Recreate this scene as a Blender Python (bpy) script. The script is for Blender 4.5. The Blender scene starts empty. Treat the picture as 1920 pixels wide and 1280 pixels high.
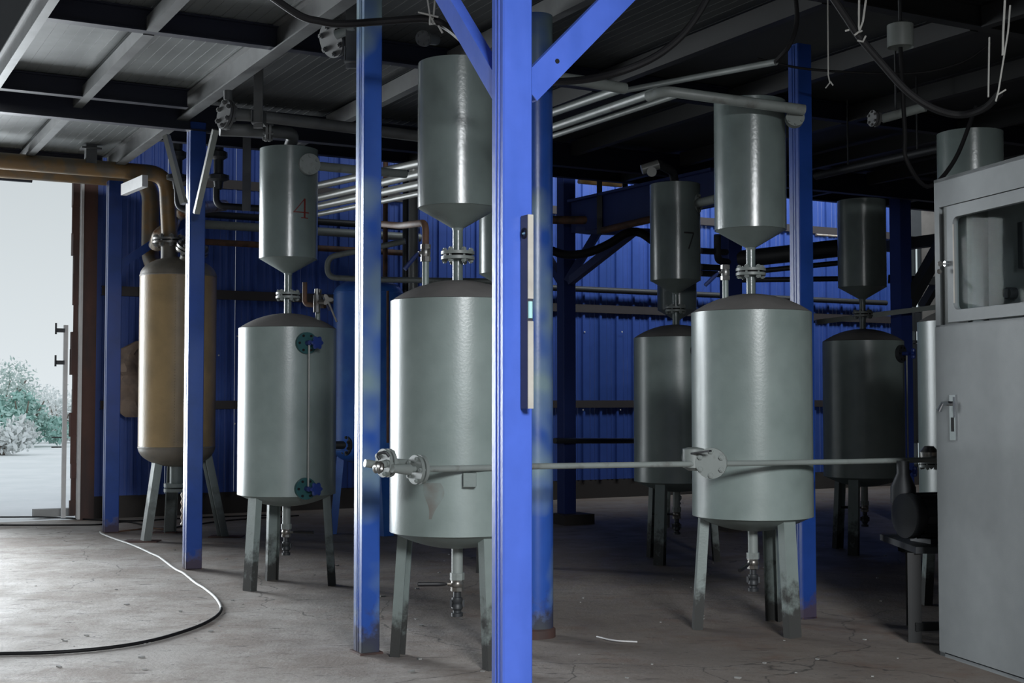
import bpy, math, random
from mathutils import Vector, Matrix
random.seed(7)
SC = bpy.context.scene
COL = SC.collection
PI = math.pi
# ------------------------------------------------------------------ camera, world, lights, exposure
F = 2505.0; PITCH = math.radians(2.45); H = 1.5
cam_d = bpy.data.cameras.new('camera'); cam = bpy.data.objects.new('camera', cam_d); COL.objects.link(cam)
cam.location = (0, 0, H); cam.rotation_euler = (PI/2 + PITCH, 0, 0)
cam_d.sensor_width = 36; cam_d.lens = F/1920*36; cam_d.clip_end = 400
SC.camera = cam
TH = math.radians(28.3); CT, ST = math.cos(TH), math.sin(TH)
def W(u, v, z=0.0): return Vector((u*CT - v*ST, u*ST + v*CT, z))     # building axes -> world
def UV(p): return (p[0]*CT + p[1]*ST, -p[0]*ST + p[1]*CT)

world = bpy.data.worlds.new('overcast'); SC.world = world; world.use_nodes = True
nt = world.node_tree; nt.nodes.clear()
wo = nt.nodes.new('ShaderNodeOutputWorld'); bg = nt.nodes.new('ShaderNodeBackground')
tc = nt.nodes.new('ShaderNodeTexCoord'); sp = nt.nodes.new('ShaderNodeSeparateXYZ')
rp = nt.nodes.new('ShaderNodeValToRGB')
nt.links.new(tc.outputs['Generated'], sp.inputs[0]); nt.links.new(sp.outputs['Z'], rp.inputs[0])
rp.color_ramp.elements[0].position = 0.0; rp.color_ramp.elements[0].color = (.76, .82, .85, 1)
rp.color_ramp.elements[1].position = 0.9; rp.color_ramp.elements[1].color = (.84, .93, 1.0, 1)
e = rp.color_ramp.elements.new(0.16); e.color = (.60, .655, .68, 1)
bg.inputs['Strength'].default_value = 1.0
nt.links.new(rp.outputs[0], bg.inputs[0]); nt.links.new(bg.outputs[0], wo.inputs[0])

SC.view_settings.view_transform = 'Standard'; SC.view_settings.look = 'None'
SC.view_settings.gamma = 1.0; SC.view_settings.use_curve_mapping = False
SC.view_settings.exposure = 0.0

def area(name, loc, target, sx, sy, power, color, spread=180):
    d = bpy.data.lights.new(name, 'AREA'); d.shape = 'RECTANGLE'; d.size = sx; d.size_y = sy
    d.energy = power; d.spread = math.radians(spread); d.color = color
    o = bpy.data.objects.new(name, d); COL.objects.link(o); o.location = loc
    o.rotation_euler = (Vector(target) - Vector(loc)).to_track_quat('-Z', 'Y').to_euler()
    return o
# daylight entering: big doorway in the back wall, open left side, doorway behind the camera, rooflight over the rear aisle
area('daylight_doorway', W(-.7, 17.1, 2.2), W(-.7, 0, 2.0), 5.0, 3.9, 730, (.90, .96, 1), 100)
area('daylight_behind', W(.35, -4.7, 4.7), W(.9, 6, 1.6), 2.4, 1.5, 1380, (.95, .98, 1))
area('daylight_rooflight', W(13.2, 14.6, 6.7), W(13.2, 17.3, 4.6), 9.5, 1.2, 230, (.9, .96, 1), 120)

# ------------------------------------------------------------------ pixel helpers (photo is 1920x1280)
CP, SP = math.cos(PITCH), math.sin(PITCH)
def ray(px, py):
    x = (px-960)/F; y = (640-py)/F
    return Vector((x, CP - y*SP, SP + y*CP))
def at(px, py, D):
    r = ray(px, py); return Vector((0, 0, H)) + r*(D/r.y)
def gnd(px, py, z=0.0):
    r = ray(px, py); return Vector((0, 0, H)) + r*((z-H)/r.z)
def at_v(px, py, v):                       # point on the vertical plane v = const of the building
    r = ray(px, py); k = -r.x*ST + r.y*CT
    return Vector((0, 0, H)) + r*(v/k)
def at_u(px, py, u):
    r = ray(px, py); k = r.x*CT + r.y*ST
    return Vector((0, 0, H)) + r*(u/k)

# ------------------------------------------------------------------ materials
def nd(t, kind, **kw):
    n = t.nodes.new(kind)
    for k, v in kw.items(): setattr(n, k, v)
    return n
def paint(name, col, rough=.4, metal=0.0, col2=None, nscale=3.0, thr=(.45, .65), detail=6, bump=.0, bscale=120, grime=0.0, gz=(0, 1.0), gcol=(.03, .026, .022), spec=.5, streak=False, sub=None):
    m = bpy.data.materials.new(name); m.use_nodes = True; t = m.node_tree
    b = t.nodes['Principled BSDF']; b.inputs['Roughness'].default_value = rough; b.inputs['Metallic'].default_value = metal
    b.inputs['Specular IOR Level'].default_value = spec
    tc = nd(t, 'ShaderNodeTexCoord'); src = tc.outputs['Object']
    if streak:
        mp = nd(t, 'ShaderNodeMapping'); mp.inputs['Scale'].default_value = (1, 1, .22); t.links.new(src, mp.inputs[0]); srcn = mp.outputs[0]
    else: srcn = src
    cur = None
    rgb = nd(t, 'ShaderNodeRGB'); rgb.outputs[0].default_value = (*col, 1); cur = rgb.outputs[0]
    if col2:
        n = nd(t, 'ShaderNodeTexNoise'); n.inputs['Scale'].default_value = nscale; n.inputs['Detail'].default_value = detail
        t.links.new(srcn, n.inputs['Vector'])
        mr = nd(t, 'ShaderNodeMapRange'); mr.inputs[1].default_value = thr[0]; mr.inputs[2].default_value = thr[1]
        t.links.new(n.outputs[0], mr.inputs[0])
        mx = nd(t, 'ShaderNodeMix', data_type='RGBA'); t.links.new(mr.outputs[0], mx.inputs[0]); t.links.new(cur, mx.inputs[6]); mx.inputs[7].default_value = (*col2, 1)
        cur = mx.outputs[2]
    # fine mottling
    n = nd(t, 'ShaderNodeTexNoise'); n.inputs['Scale'].default_value = 9; n.inputs['Detail'].default_value = 8; t.links.new(src, n.inputs['Vector'])
    mr = nd(t, 'ShaderNodeMapRange'); mr.inputs[3].default_value = .84; mr.inputs[4].default_value = 1.12; t.links.new(n.outputs[0], mr.inputs[0])
    mx = nd(t, 'ShaderNodeMix', data_type='RGBA', blend_type='MULTIPLY'); mx.inputs[0].default_value = 1
    t.links.new(cur, mx.inputs[6]); t.links.new(mr.outputs[0], mx.inputs[7]); cur = mx.outputs[2]
    if grime > 0:                                     # splashed dirt and rust, thicker near the foot
        sx = nd(t, 'ShaderNodeSeparateXYZ'); t.links.new(src, sx.inputs[0])
        g = nd(t, 'ShaderNodeMapRange'); g.inputs[1].default_value = gz[0]; g.inputs[2].default_value = gz[1]; g.inputs[3].default_value = .42; g.inputs[4].default_value = -.12
        t.links.new(sx.outputs[2], g.inputs[0])
        n2 = nd(t, 'ShaderNodeTexNoise'); n2.inputs['Scale'].default_value = 7; n2.inputs['Detail'].default_value = 9; n2.inputs['Roughness'].default_value = .65; t.links.new(src, n2.inputs['Vector'])
        ad = nd(t, 'ShaderNodeMath', operation='ADD'); t.links.new(g.outputs[0], ad.inputs[0]); t.links.new(n2.outputs[0], ad.inputs[1])
        m2 = nd(t, 'ShaderNodeMapRange'); m2.inputs[1].default_value = .6; m2.inputs[2].default_value = .78; m2.inputs[4].default_value = grime; t.links.new(ad.outputs[0], m2.inputs[0])
        mx = nd(t, 'ShaderNodeMix', data_type='RGBA'); t.links.new(m2.outputs[0], mx.inputs[0]); t.links.new(cur, mx.inputs[6]); mx.inputs[7].default_value = (*gcol, 1); cur = mx.outputs[2]
        m3 = nd(t, 'ShaderNodeMapRange'); m3.inputs[3].default_value = rough; m3.inputs[4].default_value = .85; t.links.new(m2.outputs[0], m3.inputs[0]); t.links.new(m3.outputs[0], b.inputs['Roughness'])
    t.links.new(cur, b.inputs['Base Color'])
    if bump > 0:
        n3 = nd(t, 'ShaderNodeTexNoise'); n3.inputs['Scale'].default_value = bscale; n3.inputs['Detail'].default_value = 3; t.links.new(src, n3.inputs['Vector'])
        bp = nd(t, 'ShaderNodeBump'); bp.inputs['Strength'].default_value = bump; bp.inputs['Distance'].default_value = .004
        t.links.new(n3.outputs[0], bp.inputs['Height']); t.links.new(bp.outputs[0], b.inputs['Normal'])
    return m
M = {}
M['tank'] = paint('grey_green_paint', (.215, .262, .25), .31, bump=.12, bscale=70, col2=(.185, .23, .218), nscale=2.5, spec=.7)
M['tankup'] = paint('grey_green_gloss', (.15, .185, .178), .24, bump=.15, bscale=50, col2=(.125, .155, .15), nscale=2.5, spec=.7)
M['dome'] = paint('dusty_dome', (.15, .145, .14), .85, bump=.4, bscale=200, col2=(.18, .17, .165), spec=.2)
M['dish'] = paint('dish_paint', (.17, .205, .195), .5, bump=.2, bscale=60, spec=.4)
M['leg'] = paint('leg_paint', (.20, .24, .23), .45, bump=.3, bscale=80, grime=.92, gz=(.0, .55), gcol=(.028, .026, .025))
M['legy'] = paint('plain_leg_paint', (.20, .235, .23), .5, bump=.3, bscale=80, grime=.5, gz=(.0, .9), gcol=(.06, .055, .05))
M['blue'] = paint('blue_post_paint', (.014, .05, .24), .28, bump=.15, bscale=40, col2=(.012, .044, .2), nscale=4, grime=.8, gz=(.0, .32), gcol=(.05, .028, .02))
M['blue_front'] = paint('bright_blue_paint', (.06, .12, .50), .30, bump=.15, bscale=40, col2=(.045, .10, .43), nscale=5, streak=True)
M['blue_patch'] = paint('oversprayed_blue_paint', (.024, .085, .38), .30, bump=.15, bscale=40, col2=(.20, .29, .33), nscale=2.2, thr=(.46, .64), detail=2, grime=.85, gz=(.0, .45), gcol=(.03, .024, .022))
M['bluedark'] = paint('dark_blue_paint', (.012, .028, .14), .5)
M['wall'] = paint('blue_wall_sheet', (.04, .085, .33), .36, col2=(.03, .07, .27), nscale=1.2, streak=True)
M['bluetank'] = paint('blue_tank_paint', (.035, .14, .55), .35, bump=.3, bscale=20, col2=(.06, .2, .6), nscale=3)
M['girt'] = paint('brown_girt', (.035, .03, .032), .6)
M['plinthpale'] = paint('stained_render', (.16, .15, .14), .85, col2=(.10, .09, .085), nscale=2)
M['plinth'] = paint('dark_plinth', (.035, .03, .028), .85)
M['yellow'] = paint('ochre_tank_paint', (.32, .225, .11), .36, col2=(.25, .18, .09), nscale=3, bump=.35, bscale=40, grime=.0)
M['yellowcap'] = paint('faded_ochre_cap', (.17, .15, .12), .5, col2=(.13, .12, .10), nscale=6, bump=.3, bscale=40)
M['yellowpipe'] = paint('rusty_yellow_pipe', (.25, .155, .065), .42, col2=(.17, .14, .10), nscale=5, thr=(.45, .6))
M['rustpipe'] = paint('rust_pipe', (.12, .06, .035), .7, col2=(.05, .03, .02), nscale=8)
M['pipe'] = paint('grey_pipe_paint', (.21, .235, .225), .42, col2=(.13, .13, .125), nscale=10, thr=(.6, .75))
M['pipelight'] = paint('pale_pipe_paint', (.27, .28, .265), .35, metal=.1)
M['darksteel'] = paint('dark_steel', (.035, .038, .042), .5, metal=.3)
M['steel'] = paint('bare_steel', (.28, .28, .27), .35, metal=.8, col2=(.16, .14, .12), nscale=14)
M['beam'] = paint('grey_beam_paint', (.095, .10, .10), .5, col2=(.055, .056, .058), nscale=3)
M['bluebeam'] = paint('blue_beam_paint', (.006, .008, .02), .5)
M['deckdark'] = paint('shaded_deck_underside', (.022, .025, .026), .6, col2=(.015, .018, .019), nscale=1.6)  # darker copy of the deck colour, standing in for shade in the inner bays
M['beamdark'] = paint('shaded_beam', (.013, .014, .015), .5)  # beam colour darkened to imitate the shade under the inner bays
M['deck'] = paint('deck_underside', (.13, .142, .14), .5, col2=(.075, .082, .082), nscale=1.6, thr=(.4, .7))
M['black'] = paint('black_rubber', (.008, .008, .009), .6, spec=.2)
M['blackhandle'] = paint('black_lever', (.010, .010, .012), .35)
M['bluelever'] = paint('blue_lever', (.015, .03, .12), .4)
M['wheel'] = paint('blue_handwheel', (.02, .045, .22), .4)
M['teal'] = paint('teal_flange', (.012, .075, .08), .45)
M['brass'] = paint('brass', (.45, .20, .06), .3, metal=.9)
M['cabinet'] = paint('grey_cabinet_powder_coat', (.20, .218, .225), .5, bump=.15, bscale=250)
M['cabinetdark'] = paint('cabinet_inside', (.15, .165, .16), .55)
M['chrome'] = paint('chrome', (.6, .62, .64), .15, metal=1)
M['concrete'] = paint('rough_concrete_block', (.28, .28, .27), .9, bump=.5, bscale=30)
M['rust'] = paint('red_brown_primer', (.085, .04, .032), .75, col2=(.05, .032, .03), nscale=5, streak=True)
M['white'] = paint('white_edge_strip', (.6, .6, .6), .6)
M['cord'] = paint('pale_cord', (.34, .34, .32), .7)
M['hoselight'] = paint('pale_hose', (.33, .33, .32), .5)
M['sack'] = paint('brown_sackcloth', (.25, .19, .15), .9, col2=(.17, .13, .11), nscale=8)
M['foil'] = paint('foil_wrap', (.5, .46, .4), .35, metal=.5, col2=(.25, .12, .05), nscale=9)
M['red'] = paint('dark_red_number', (.13, .012, .008), .5)
M['blacknum'] = paint('black_number', (.01, .01, .01), .5)
M['levelgrey'] = paint('level_side', (.055, .055, .075), .4, metal=.3)
M['levelpale'] = paint('level_edge', (.42, .40, .36), .45, col2=(.34, .32, .29), nscale=8)
M['vial'] = paint('vial', (.35, .6, .6), .1)
M['roof'] = paint('dark_roof', (.035, .037, .04), .8)
M['darkwall'] = paint('dark_wall', (.045, .05, .055), .8)
M['leaf'] = paint('hazed_leaf', (.55, .66, .62), .7, col2=(.68, .74, .72), nscale=.8)  # outdoor haze and glare put into these three leaf colours as paleness
M['leafteal'] = paint('hazed_teal_leaf', (.36, .58, .52), .7, col2=(.52, .68, .63), nscale=.8)
M['leafpale'] = paint('haze_white_leaf', (.82, .85, .84), .7)
M['bark'] = paint('bark', (.2, .17, .14), .9)
M['glass'] = bpy.data.materials.new('clear_glass'); M['glass'].use_nodes = True
_t = M['glass'].node_tree; _t.nodes.clear()
_o = _t.nodes.new('ShaderNodeOutputMaterial'); _m = _t.nodes.new('ShaderNodeMixShader'); _tr = _t.nodes.new('ShaderNodeBsdfTransparent'); _gl = _t.nodes.new('ShaderNodeBsdfGlossy')
_tr.inputs[0].default_value = (.9, .93, .93, 1); _gl.inputs['Roughness'].default_value = .03; _m.inputs[0].default_value = .002
_t.links.new(_tr.outputs[0], _m.inputs[1]); _t.links.new(_gl.outputs[0], _m.inputs[2]); _t.links.new(_m.outputs[0], _o.inputs[0])
# concrete floor
FL = []; DOORLIT = (1.1, 3.6)
def floor_mat(name, c1, c2, c3, outdoor=False):
    m = bpy.data.materials.new(name); m.use_nodes = True; t = m.node_tree; b = t.nodes['Principled BSDF']
    tc = nd(t, 'ShaderNodeTexCoord'); O = tc.outputs['Object']
    def noise(s, d, r=.55, vec=O):
        n = nd(t, 'ShaderNodeTexNoise'); n.inputs['Scale'].default_value = s; n.inputs['Detail'].default_value = d; n.inputs['Roughness'].default_value = r; t.links.new(vec, n.inputs['Vector']); return n.outputs[0]
    def rng(v, a, bb, c=0., d=1.):
        r = nd(t, 'ShaderNodeMapRange'); r.inputs[1].default_value = a; r.inputs[2].default_value = bb; r.inputs[3].default_value = c; r.inputs[4].default_value = d; t.links.new(v, r.inputs[0]); return r.outputs[0]
    def mix(f, a, bb, bt='MIX'):
        x = nd(t, 'ShaderNodeMix', data_type='RGBA', blend_type=bt)
        if isinstance(f, float): x.inputs[0].default_value = f
        else: t.links.new(f, x.inputs[0])
        for i, v in ((6, a), (7, bb)):
            if isinstance(v, tuple): x.inputs[i].default_value = (*v, 1)
            else: t.links.new(v, x.inputs[i])
        return x.outputs[2]
    c = mix(rng(noise(.7, 8, .6), .38, .62), c1, c2)
    c = mix(rng(noise(2.3, 8, .65), .52, .72), c, c3)
    if not outdoor:
        # doorway light falloff put into the colour: pale door side, darker between tanks
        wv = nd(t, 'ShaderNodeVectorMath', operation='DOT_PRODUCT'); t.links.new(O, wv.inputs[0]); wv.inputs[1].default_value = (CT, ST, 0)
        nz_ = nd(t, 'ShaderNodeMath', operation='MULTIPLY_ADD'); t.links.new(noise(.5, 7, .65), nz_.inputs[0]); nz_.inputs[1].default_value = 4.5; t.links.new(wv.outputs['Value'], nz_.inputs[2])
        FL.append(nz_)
        c = mix(rng(nz_.outputs[0], DOORLIT[0], DOORLIT[1], 1., 0.), c, mix(rng(noise(1.1, 10, .72), .42, .58), (.31, .265, .235), (.52, .49, .465)))
        mp = nd(t, 'ShaderNodeMapping'); mp.inputs['Scale'].default_value = (2.2, 9, 1); mp.inputs['Rotation'].default_value = (0, 0, TH); t.links.new(O, mp.inputs[0])
        c = mix(rng(noise(1.8, 8, .72, mp.outputs[0]), .57, .64, 0., .7), c, (.06, .05, .045))
        c = mix(rng(noise(28, 4, .6), .63, .69, 0., .6), c, (.05, .045, .04))
        c = mix(rng(noise(19, 4, .6), .30, .27, 0., .35), c, (.45, .45, .44))
        # wandering cracks
        nv = nd(t, 'ShaderNodeTexNoise'); nv.inputs['Scale'].default_value = 1.6; nv.inputs['Detail'].default_value = 8; t.links.new(O, nv.inputs['Vector'])
        va = nd(t, 'ShaderNodeMixRGB', blend_type='ADD'); va.inputs[0].default_value = .55; t.links.new(O, va.inputs[1]); t.links.new(nv.outputs[1], va.inputs[2])
        vo = nd(t, 'ShaderNodeTexVoronoi', feature='DISTANCE_TO_EDGE'); vo.inputs['Scale'].default_value = .42; t.links.new(va.outputs[0], vo.inputs['Vector'])
        crack = rng(vo.outputs['Distance'], .0, .0032, .8, 0.)
        c = mix(crack, c, (.03, .028, .026))
    t.links.new(c, b.inputs['Base Color'])
    t.links.new(rng(noise(3, 6), .35, .65, .62, .9), b.inputs['Roughness'])
    bp = nd(t, 'ShaderNodeBump'); bp.inputs['Strength'].default_value = .7; bp.inputs['Distance'].default_value = .012
    h = nd(t, 'ShaderNodeMath', operation='ADD'); t.links.new(noise(6, 10, .65), h.inputs[0]); t.links.new(rng(noise(45, 5, .6), 0, 1, 0, .4), h.inputs[1])
    t.links.new(h.outputs[0], bp.inputs['Height']); t.links.new(bp.outputs[0], b.inputs['Normal'])
    return m
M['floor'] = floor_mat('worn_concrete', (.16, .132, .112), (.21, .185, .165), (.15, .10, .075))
M['yard'] = floor_mat('pale_yard', (.88, .89, .89), (.80, .82, .82), (.9, .9, .9), True)

# ------------------------------------------------------------------ mesh builder
def basis(d):
    d = Vector(d).normalized(); a = Vector((0, 0, 1)) if abs(d.z) < .9 else Vector((1, 0, 0))
    x = a.cross(d).normalized(); return x, d.cross(x).normalized(), d
class MB:
    def __init__(s): s.v = []; s.f = []; s.sm = []
    def _add(s, vs, fs, sm=False):
        o = len(s.v); s.v += [Vector(v) for v in vs]; s.f += [[i+o for i in f] for f in fs]; s.sm += [sm]*len(fs); return s
    def box(s, c, size, rz=TH, mat=None, bev=0.0):
        hx, hy, hz = size[0]/2, size[1]/2, size[2]/2
        R = mat if mat is not None else Matrix.Rotation(rz, 3, 'Z'); c = Vector(c)
        if bev <= 0:
            vs = [c + R @ Vector((x*hx, y*hy, z*hz)) for z in (-1, 1) for y in (-1, 1) for x in (-1, 1)]
            return s._add(vs, [(0,2,3,1), (4,5,7,6), (0,1,5,4), (2,6,7,3), (0,4,6,2), (1,3,7,5)])
        # box with chamfered vertical (local z) edges
        b = bev; pts = [(-hx+b,-hy),(hx-b,-hy),(hx,-hy+b),(hx,hy-b),(hx-b,hy),(-hx+b,hy),(-hx,hy-b),(-hx,-hy+b)]
        vs = [c + R @ Vector((x, y, z)) for z in (-hz, hz) for x, y in pts]
        return s._add(vs, [tuple(range(7, -1, -1)), tuple(range(8, 16))] + [(i, (i+1) % 8, 8+(i+1) % 8, 8+i) for i in range(8)])
    def beam(s, p0, p1, w, h, up=(0, 0, 1)):            # rectangular bar between two points, h along up
        p0, p1 = Vector(p0), Vector(p1); d = (p1-p0); L = d.length; d.normalize()
        x = d.cross(Vector(up)).normalized(); y = x.cross(d).normalized()
        R = Matrix((x, d, y)).transposed()
        return s.box((p0+p1)/2, (w, L, h), mat=R)
    def channel(s, p0, p1, w, dep, out, th=.008):       # U channel: web w wide facing `out`, flanges dep deep
        p0, p1 = Vector(p0), Vector(p1); d = (p1-p0).normalized(); out = Vector(out); out = (out - d*out.dot(d)).normalized(); x = d.cross(out).normalized()
        prof = [(-w/2, 0), (w/2, 0), (w/2, -dep), (w/2-th, -dep), (w/2-th, -th), (-w/2+th, -th), (-w/2+th, -dep), (-w/2, -dep)]
        vs = [p + x*a + out*b for p in (p0, p1) for a, b in prof]
        fs = [(i, (i+1) % 8, 8+(i+1) % 8, 8+i) for i in range(8)]
        for o in (0, 8):
            fs += [(o, o+5, o+6, o+7), (o, o+1, o+4, o+5), (o+1, o+2, o+3, o+4)]
        return s._add(vs, fs)
    def cyl(s, p0, p1, r0, r1=None, n=16, cap=True, sm=True):
        r1 = r0 if r1 is None else r1; p0, p1 = Vector(p0), Vector(p1); x, y, d = basis(p1-p0)
        vs = [p + (x*math.cos(2*PI*i/n) + y*math.sin(2*PI*i/n))*r for p, r in ((p0, r0), (p1, r1)) for i in range(n)]
        s._add(vs, [(i, (i+1) % n, n+(i+1) % n, n+i) for i in range(n)], sm)
        if cap: s._add(vs, [tuple(range(n-1, -1, -1)), tuple(range(n, 2*n))])
        return s
    def tube(s, pts, r, n=10, cap=True):
        pts = [Vector(p) for p in pts]; m = len(pts); rings = []; prev = None
        for i, p in enumerate(pts):
            t = (pts[min(i+1, m-1)] - pts[max(i-1, 0)]).normalized()
            if prev is None: x, y, _ = basis(t)
            else: x = (prev - t*prev.dot(t)).normalized(); y = t.cross(x)
            prev = x; rr = r[i] if isinstance(r, (list, tuple)) else r
            rings.append([p + (x*math.cos(2*PI*k/n) + y*math.sin(2*PI*k/n))*rr for k in range(n)])
        vs = [v for q in rings for v in q]
        s._add(vs, [(i*n+k, i*n+(k+1) % n, (i+1)*n+(k+1) % n, (i+1)*n+k) for i in range(m-1) for k in range(n)], True)
        if cap: s._add(rings[0] + rings[-1], [tuple(range(n-1, -1, -1)), tuple(range(n, 2*n))])
        return s
    def lathe(s, c, prof, n=48, axis=(0, 0, 1), sharp=()):
        c = Vector(c); x, y, d = basis(axis)
        if abs(Vector(axis).normalized().z) > .99: x, y = Vector((1, 0, 0)), Vector((0, 1, 0)) * (1 if axis[2] > 0 else -1)
        for j in range(len(prof)-1):
            (r0, z0), (r1, z1) = prof[j], prof[j+1]
        idx = []
        o = len(s.v)
        for r, z in prof:
            for k in range(n): s.v.append(c + (x*math.cos(2*PI*k/n) + y*math.sin(2*PI*k/n))*r + d*z)
        for j in range(len(prof)-1):
            for k in range(n):
                s.f.append([o+j*n+k, o+j*n+(k+1) % n, o+(j+1)*n+(k+1) % n, o+(j+1)*n+k]); s.sm.append(True)
        return s
    def star(s, c, axis, R, th, lobes=6, depth=.28):
        c = Vector(c); x, y, d = basis(axis); n = lobes*6
        ring = [(R*(1-depth*.5 + depth*.5*math.cos(lobes*2*PI*i/n)), 2*PI*i/n) for i in range(n)]
        vs = [c + d*z + (x*math.cos(a) + y*math.sin(a))*r*q for z, q in ((0, .9), (th*.3, 1), (th*.7, 1), (th, .9)) for r, a in ring]
        s._add(vs, [(j*n+i, j*n+(i+1) % n, (j+1)*n+(i+1) % n, (j+1)*n+i) for j in range(3) for i in range(n)] + [tuple(range(n-1, -1, -1)), tuple(range(3*n, 4*n))])
        return s
class Root:                                             # an Empty at a thing's base, or the record of a one-mesh thing
    def __init__(s, o, loc): s.o = o; s.loc = Vector(loc)
def props(o, label=None, cat=None, group=None, kind=None):
    if label: o['label'] = label
    if cat: o['category'] = cat
    if group: o['group'] = group
    if kind: o['kind'] = kind
LABELS = {}
def thing(name, label, cat, loc, group=None, kind=None):
    o = bpy.data.objects.new(name, None); COL.objects.link(o); o.location = loc; o.empty_display_size = .1
    props(o, label, cat, group, kind); return Root(o, loc)
def build(name, mb, mat, parent=None, label=None, sub=None, sharp=35):
    """link mb as one mesh object; parent is a Root (part) and sub, if given, a part object (sub-part)"""
    base = parent.loc if parent else None
    if base is None:
        xs = [v.x for v in mb.v]; ys = [v.y for v in mb.v]; zs = [v.z for v in mb.v]
        base = Vector(((min(xs)+max(xs))/2, (min(ys)+max(ys))/2, min(zs)))
    me = bpy.data.meshes.new(name); me.from_pydata([v-base for v in mb.v], [], mb.f)
    me.polygons.foreach_set('use_smooth', mb.sm); me.materials.append(mat)
    me.validate()
    if any(mb.sm): me.set_sharp_from_angle(angle=math.radians(sharp))
    me.update()
    o = bpy.data.objects.new(name, me); COL.objects.link(o)
    if parent: o.parent = sub if sub is not None else parent.o
    else: o.location = base
    if label: o['label'] = label
    return o
def single(name, mb, mat, label, cat, group=None, kind=None):
    o = build(name, mb, mat); props(o, label, cat, group, kind); return o
def struct(name, mb, mat, kind='structure'):
    o = build(name, mb, mat); o['kind'] = kind; return o

def arc_pts(pts, r=.1, k=6):                            # round the corners of a polyline
    pts = [Vector(p) for p in pts]; out = [pts[0]]
    for i in range(1, len(pts)-1):
        a, b, c = pts[i-1], pts[i], pts[i+1]
        d0 = (a-b); d1 = (c-b); rr = min(r, d0.length*.45, d1.length*.45)
        p0 = b + d0.normalized()*rr; p1 = b + d1.normalized()*rr
        for j in range(k+1):
            q = j/k; out.append(p0*(1-q)**2 + b*2*q*(1-q) + p1*q*q)
    out.append(pts[-1]); return out
def smooth_pts(pts, k=6):                               # Catmull-Rom
    P = [Vector(p) for p in pts]; P = [P[0]*2-P[1]] + P + [P[-1]*2-P[-2]]; out = []
    for i in range(1, len(P)-2):
        for j in range(k):
            t = j/k; a, b, c, d = P[i-1], P[i], P[i+1], P[i+2]
            out.append(.5*((2*b) + (c-a)*t + (2*a-5*b+4*c-d)*t*t + (3*b-a-3*c+d)*t**3))
    out.append(P[-2]); return out
def flange(parent, c, axis, R, th=.018, gap=.008, nb=6, single_bolts=False, mat='pipe', sub=None, n=28, bore=.02):
    c = Vector(c); x, y, d = basis(axis); m = MB()
    for sgn in (-1, 1):
        m.cyl(c + d*sgn*gap/2, c + d*sgn*(gap/2+th), R, n=n)
    o = build('flange', m, M[mat], parent, sub=sub)
    g = MB().cyl(c - d*gap/2, c + d*gap/2, R*.82, n=20); gk = build('gasket', g, M['black'], parent, sub=o if sub is None else sub)
    bm = MB()
    for k in range(nb):
        a = 2*PI*(k+.5)/nb; p = c + (x*math.cos(a) + y*math.sin(a))*R*.78
        one = MB() if single_bolts else bm
        rb = R*.135
        one.cyl(p - d*(gap/2+th+rb*1.6), p + d*(gap/2+th+rb*1.6), rb*.62, n=8)
        for sgn in (-1, 1): one.cyl(p + d*sgn*(gap/2+th), p + d*sgn*(gap/2+th+rb*1.2), rb*1.25, n=6, sm=False)
        if single_bolts: build('bolt', one, M[mat], parent, sub=o if sub is None else sub)
    if not single_bolts: build('bolts', bm, M[mat], parent, sub=o if sub is None else sub)['kind'] = 'stuff'
    return o

# ================================================================== THE SETTING
VB = 17.3                                                # back wall plane
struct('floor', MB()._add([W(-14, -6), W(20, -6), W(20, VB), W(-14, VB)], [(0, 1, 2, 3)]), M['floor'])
struct('outdoor_ground', MB()._add([W(-60, VB, -.02), W(30, VB, -.02), W(30, 110, -.02), W(-60, 110, -.02)], [(0, 1, 2, 3)]), M['yard'])
# back wall: plinth and corrugated sheets
wb = thing('wall_back', None, None, W(3.3, VB), kind='structure')
struct_p = build('plinth', MB().box(W(10.5, VB+.02, .14), (14.4, .16, .28)), M['plinth'], wb)
prof = []
per = .3
def sheet(u0, u1, z0, z1):
    pts = []; u = u0
    while u < u1-1e-6:
        for a, dd in ((0, 0), (.085, 0), (.095, .007), (.115, .007), (.125, 0), (.165, 0), (.175, .007), (.195, .007), (.205, 0), (.24, 0), (.252, .032), (.288, .032)):
            if u+a < u1: pts.append((u+a, VB-.06-dd))
        u += per
    pts.append((u1, VB-.06)); pts += [(b[0], b[1]+.004) for b in reversed(pts)]
    n = len(pts); vs = [W(a, b, z) for z in (z0, z1) for a, b in pts]
    return MB()._add(vs, [(i, (i+1) % n, n+(i+1) % n, n+i) for i in range(n)])
u = 3.33
while u < 16.6:
    build('wall_panel', sheet(u, u+.895, .28, 7.2), M['wall'], wb); u += .9
U_END = u
WINU = (17.2, 17.5)
for z, hh in ((1.42, .11), (2.86, .12), (4.32, .12), (5.8, .12)):
    build('girt', MB().channel(W(3.4, VB-.12, z), W(U_END+.3, VB-.12, z), hh, .05, W(0, -1)), M['girt'], wb)
build('wall_infill', MB().box(W((U_END+WINU[0])/2, VB, 3.6), (WINU[0]-U_END, .1, 7.2)).box(W(17.35, VB, 5.8), (.3, .1, 2.9)).box(W(17.35, VB, .15), (.3, .1, .3)), M['darkwall'], wb)
build('rendered_bay', MB().box(W(18.55, VB, 3.6), (2.1, .1, 7.2)), M['plinthpale'], wb)
sc = MB()  # white discs imitate daylight shining through pinholes in the sheets
for px, py in ((445, 630), (410, 666), (440, 794), (1096, 622), (1166, 622), (1093, 768), (1163, 768), (1546, 641)):
    p = at_v(px, py, VB-.1); sc.cyl(p, p + (W(0, -1))*.008, .011, n=8)
build('daylight_pinholes', sc, M['white'], wb)['kind'] = 'stuff'
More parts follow.
